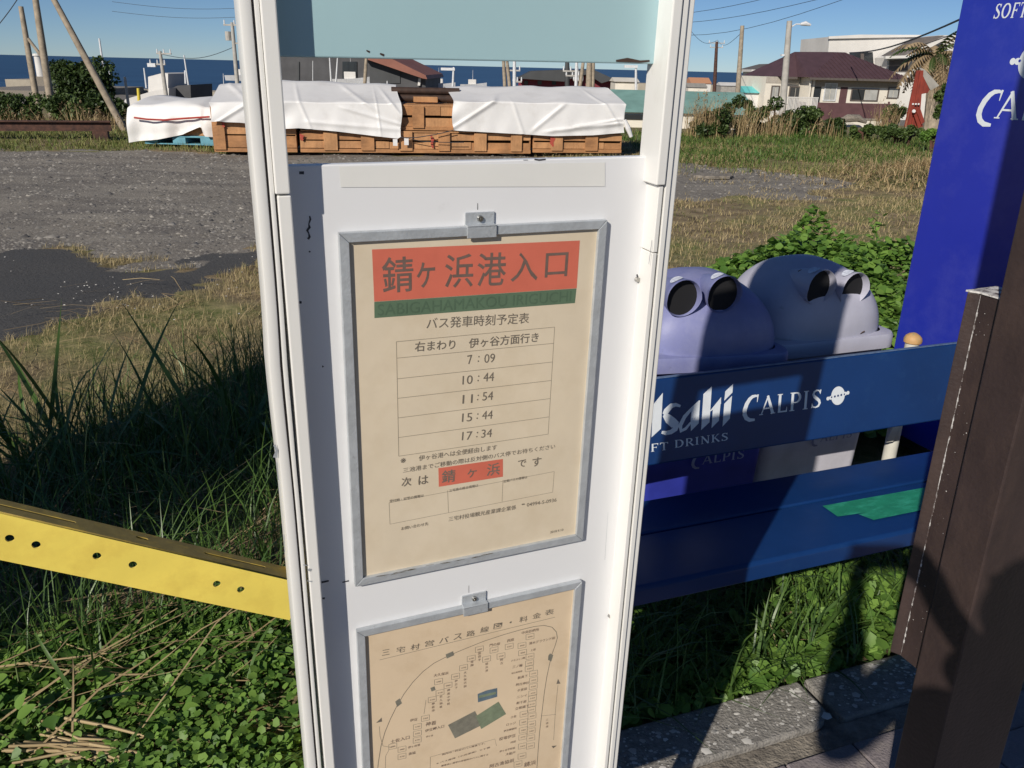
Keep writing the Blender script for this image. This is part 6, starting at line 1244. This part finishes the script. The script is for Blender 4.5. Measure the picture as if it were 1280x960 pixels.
# boats: small hulls behind the tarps
def boat(label, px, py, Y, s_):
    a = at(px, py, Y); T = thing('boat', label, 'boat', a, None, group='small white boats in the harbour'); m_ = MB(); sec = []
    for k in range(7):
        t_ = k/6; w_ = .9*math.sin(PI*min(1, .25+t_*.75))**.6*(1 if k < 6 else .05); z1_ = .9+.5*t_*t_; sec += [(-3+6*t_, -w_, z1_), (-3+6*t_, -w_*.5, 0), (-3+6*t_, w_*.5, 0), (-3+6*t_, w_, z1_)]
    m_.add([tuple(c_*s_ for c_ in p) for p in sec], [(4*k+j, 4*k+j+1, 4*k+j+5, 4*k+j+4) for k in range(6) for j in range(3)]+[(4*k+3, 4*k, 4*k+4, 4*k+7) for k in range(6)]+[(0, 3, 2, 1)]); m_.build('hull', M['mast'], T)
    MB().box(-1.2*s_, .6*s_, -.5*s_, .5*s_, .95*s_, 2.0*s_).build('cabin', M['whitewall'], T, bevel=.05); MB().tube((-.2*s_, 0, 2.001*s_), (-.2*s_, 0, 4.0*s_), .05*s_, .03*s_, 6).build('mast', M['mast'], T)
boat('white boat cabin showing above the middle tarp', 441, 107, 95, .7); boat('white boat behind the dark beams in the middle gap', 550, 112, 120, .7); boat('white boat just over the left end of the right tarp', 592, 111, 120, .6)
boat('white boat at the tip of the white tarp left of the sign', 303, 101, 130, .8); boat('white boat right of the warehouse trim', 536, 112, 110, .6)
# ------------------------------------------------------------------ the red boards, hedges, reeds, palm
rb0 = at(1148, 166, 24); rr_ = thing('red_plank_stand', 'leaning stack of weathered red boards topped by a grey sheet', 'boards', rb0, None); q6 = lambda x, y, n=0.0: plane_uv(x, y, rb0+Vector((0, n, 0)), Vector((1, 0, 0)), UZ)
for k, (pts, n0) in enumerate((([(1131, 158), (1146, 88), (1150, 88), (1138, 162)], 0), ([(1138, 162), (1150, 88), (1154.5, 88), (1149, 158), (1144, 162)], .06), ([(1150, 118), (1154.5, 96), (1162, 112), (1160, 116), (1150, 118)], .1), ([(1141, 140), (1147, 134), (1154, 158), (1148, 160)], -.05), ([(1146, 140), (1150, 134), (1156, 152), (1152, 156)], -.10))):
    MB().prism([q6(x, y, n0) for x, y in pts], n0, n0+.05).build('red_board', M['redwood'], rr_, bevel=.004)
MB().prism([q6(x, y, .2) for x, y in ((1149, 84), (1156, 87), (1174, 107), (1163, 113), (1155, 98))], .19, .24).build('grey_sheet', M['greyboard'], rr_, bevel=.004)
for px in (1141, 1144.5, 1148): u, z = q6(px, 130, -.01); MB().box(u-.02, u+.02, -.03, -.005, z-.02, z+.02).build('white_stud', M['tarp'], rr_)
u, z = q6(1142, 139, -.1); MB().tube((u, -.11, z), (u, -.14, z), .05, .04, 10).build('white_knob', M['tarp'], rr_)
def bush(name, label, px, py, pxw, pyh, Y, n, ls, m_, dep=None, grp=None, trunk=True, seed=None, cat='bush', fill=1.0):
    a = at(px, py, Y); s_ = Y/F; rx = pxw*s_/2; rz = pyh*s_; ry = dep or rx*.6; zg = float(terr(a.x, Y)); T = thing(name, label, cat, a, None, group=grp)
    nc = max(5, int(n/260)); cx_ = rng.uniform(-1, 1, nc)*rx*.75; cz_ = rng.uniform(.12, .85, nc)*rz*(1-.45*(cx_/rx)**2); cy_ = rng.uniform(-1, 1, nc)*ry*.6; cr = rng.uniform(.22, .42, nc)*min(rx, rz)*fill
    i = rng.integers(0, nc, n); d = rng.normal(0, 1, (n, 3)); d /= np.linalg.norm(d, axis=1)[:, None]; r_ = rng.uniform(.35, 1.05, n)**.5
    P = np.stack([cx_[i]+d[:, 0]*cr[i]*r_, cy_[i]+d[:, 1]*cr[i]*r_, cz_[i]+d[:, 2]*cr[i]*r_*.9], 1); P[:, 2] = np.maximum(P[:, 2], -.1)
    cv = rng.uniform(-.25, .25, nc); V, Fc, v = leaves(P, rng.uniform(.6, 1.4, n)*ls, .8, .6, vv=np.clip(rng.uniform(.1, .9, n)+cv[i], 0, 1)); np_mesh('foliage', V, Fc, m_, v, T)
    if trunk:
        mb = MB()
        for k in range(5): q_ = (cx_[k % nc]*.8, cy_[k % nc]*.8, cz_[k % nc]); mb.path([(cx_[k % nc]*.2, 0, min(-.2, zg-a.z)), (cx_[k % nc]*.4, 0, q_[2]*.5), q_], [.05, .035, .015], 5)
        mb.build('branches', M['rust'], T)
    return T
bush('bush', 'large dark green bush between the leaning poles', 112, 135, 84, 58, 24, 9000, .10, M['leaf_dark']); bush('bush', 'dark olive bush behind the foot of the leaning pole', 140, 150, 60, 34, 22, 4000, .09, M['leaf_dark'])
bush('bush', 'low green bush at the far left edge below the poles', 20, 152, 90, 32, 21, 5500, .08, M['leaf_mid']); bush('bush', 'low green bush between the second and third pole', 85, 152, 60, 30, 21, 4000, .08, M['leaf_mid'])
for i, (px, py, w_, h_, Y, wd_) in enumerate([(890, 172, 50, 34, 22, 'left end, by the sign post'), (925, 172, 50, 50, 23, 'below the bare wooden pole'), (965, 172, 46, 46, 23.5, 'at the street light foot'), (1005, 172, 52, 38, 23, 'under the veranda railing'), (1040, 172, 40, 22, 23, 'before the low cream wall'), (1085, 172, 60, 14, 22, 'low, in front of the cream wall')]):
    bush('hedge_bush', 'green hedge bush '+wd_, px, py, w_, h_, Y, 3800, .08, M['leaf_mid'] if i % 2 else M['leaf_dark'], grp='hedge bushes along the field edge')
bush('bush', 'tan green thicket between the maroon roofed house and the red boards', 1112, 166, 28, 40, 34, 4000, .09, M['leaf_mid']); bush('bush', 'green bush around the foot of the red boards', 1128, 174, 66, 15, 20.5, 3500, .08, M['leaf_mid']); bush('bush', 'tall green bush right of the red boards', 1182, 150, 34, 50, 26, 5000, .09, M['leaf_mid']); bush('bush', 'leafy bush at the edge of the blue machine', 1168, 184, 34, 24, 19, 2500, .07, M['leaf'])
def reeds(name, label, px0, px1, yb, yt, Y, n, m_, grp=None, plumes=True):
    a = at((px0+px1)/2, yb, Y); T = thing(name, label, 'reeds', a, None, group=grp); w_ = (px1-px0)*Y/F; h_ = (yb-yt)*Y/F
    P = np.stack([rng.normal(0, .36, n)*w_, rng.uniform(-.5, .5, n)*min(1.6, w_*.8), np.full(n, -.1)], 1); hh = rng.uniform(.2, 1.0, n)**.8*h_; V, Fc, v = blades(n, P, hh, rng.uniform(.006, .018, n), .3, 3); tag(np_mesh('stalks', V, Fc, m_, v, T), kind='stuff')
    if plumes:
        k = n//9; Q = P[:k].copy(); top = hh[:k]*.98; pts = []; 
        for j in range(9): R_ = Q.copy(); R_[:, 2] += top*(.80+.03*j)+rng.normal(0, .01, k); R_[:, :2] += rng.normal(0, .03, (k, 2)); pts.append(R_)
        PP = np.concatenate(pts); V, Fc, v = leaves(PP, rng.uniform(.03, .09, len(PP)), 1.2, .35); tag(np_mesh('plumes', V, Fc, M['plume'], v, T), kind='stuff')
    return T
for i, (x0, x1, yb, yt, Y, n_, wd_) in enumerate([(0, 40, 165, 128, 20.5, 160, 'at the left picture edge'), (40, 85, 165, 132, 20.5, 160, 'below the two upright poles'), (85, 125, 165, 122, 20.5, 150, 'left of the leaning pole foot'), (118, 155, 165, 132, 20, 120, 'at the foot of the leaning pole'),
    (862, 884, 165, 112, 22, 240, 'dense, right beside the sign post'), (884, 912, 168, 120, 22, 160, 'between the sign and the bare wooden pole'), (912, 945, 168, 118, 22.5, 160, 'around the bare wooden pole'), (955, 985, 168, 128, 22.5, 110, 'around the street light pole'), (1015, 1045, 168, 135, 22.5, 50, 'left of the cream garden wall'), (1092, 1116, 160, 118, 24, 140, 'just left of the red boards')]):
    reeds('dry_reeds', 'clump of dry tan reeds '+wd_, x0, x1, yb, yt, Y, n_, M['straw'], 'dry reed clumps along the field edge')
# palm with drooping dry fronds
pa_ = at(1172, 130, 30); pt_ = at(1168, 72, 30); palm = thing('palm', 'shaggy palm with dry tan and green fronds above the red boards', 'palm', pa_, None); MB().path([(0, 0, -1), (pt_-pa_)*.5, pt_-pa_], [.3, .26, .2], 10).build('trunk', M['pole'], palm)
for k in range(46):
    az_ = rng.uniform(0, 2*PI); el_ = rng.uniform(-.5, 1.3); L_ = rng.uniform(.9, 1.7); n_ = 12; vs = []; fs = []; p_ = Vector(pt_-pa_); d_ = Vector((math.cos(az_)*math.cos(el_), math.sin(az_)*math.cos(el_), math.sin(el_))); sd_ = Vector((-math.sin(az_), math.cos(az_), 0))
    for i in range(n_): 
        p2 = p_+d_*(L_/n_); lw = .26*math.sin(PI*(i+1)/(n_+1))+.04; j = len(vs); 
        for s_ in (1, -1): tip_ = p_+sd_*s_*lw+d_*lw*.6-Vector((0, 0, lw*.5)); j = len(vs); vs += [p_, p2, tip_]; fs.append((j, j+1, j+2))
        d_ = (d_-Vector((0, 0, .16))).normalized(); p_ = p2
    me = bpy.data.meshes.new('frond'); me.from_pydata([tuple(q_) for q_ in vs], [], fs); a = me.attributes.new('v', 'FLOAT', 'POINT'); a.data.foreach_set('value', np.full(len(vs), random.random(), np.float32)); link('frond', me, M['plume'] if el_ < .25 or k % 3 == 0 else M['leaf_mid'], palm)
reeds('pampas_clump', 'tall pampas plumes between the palm and the blue machine', 1168, 1200, 120, 52, 29, 200, M['plume'])
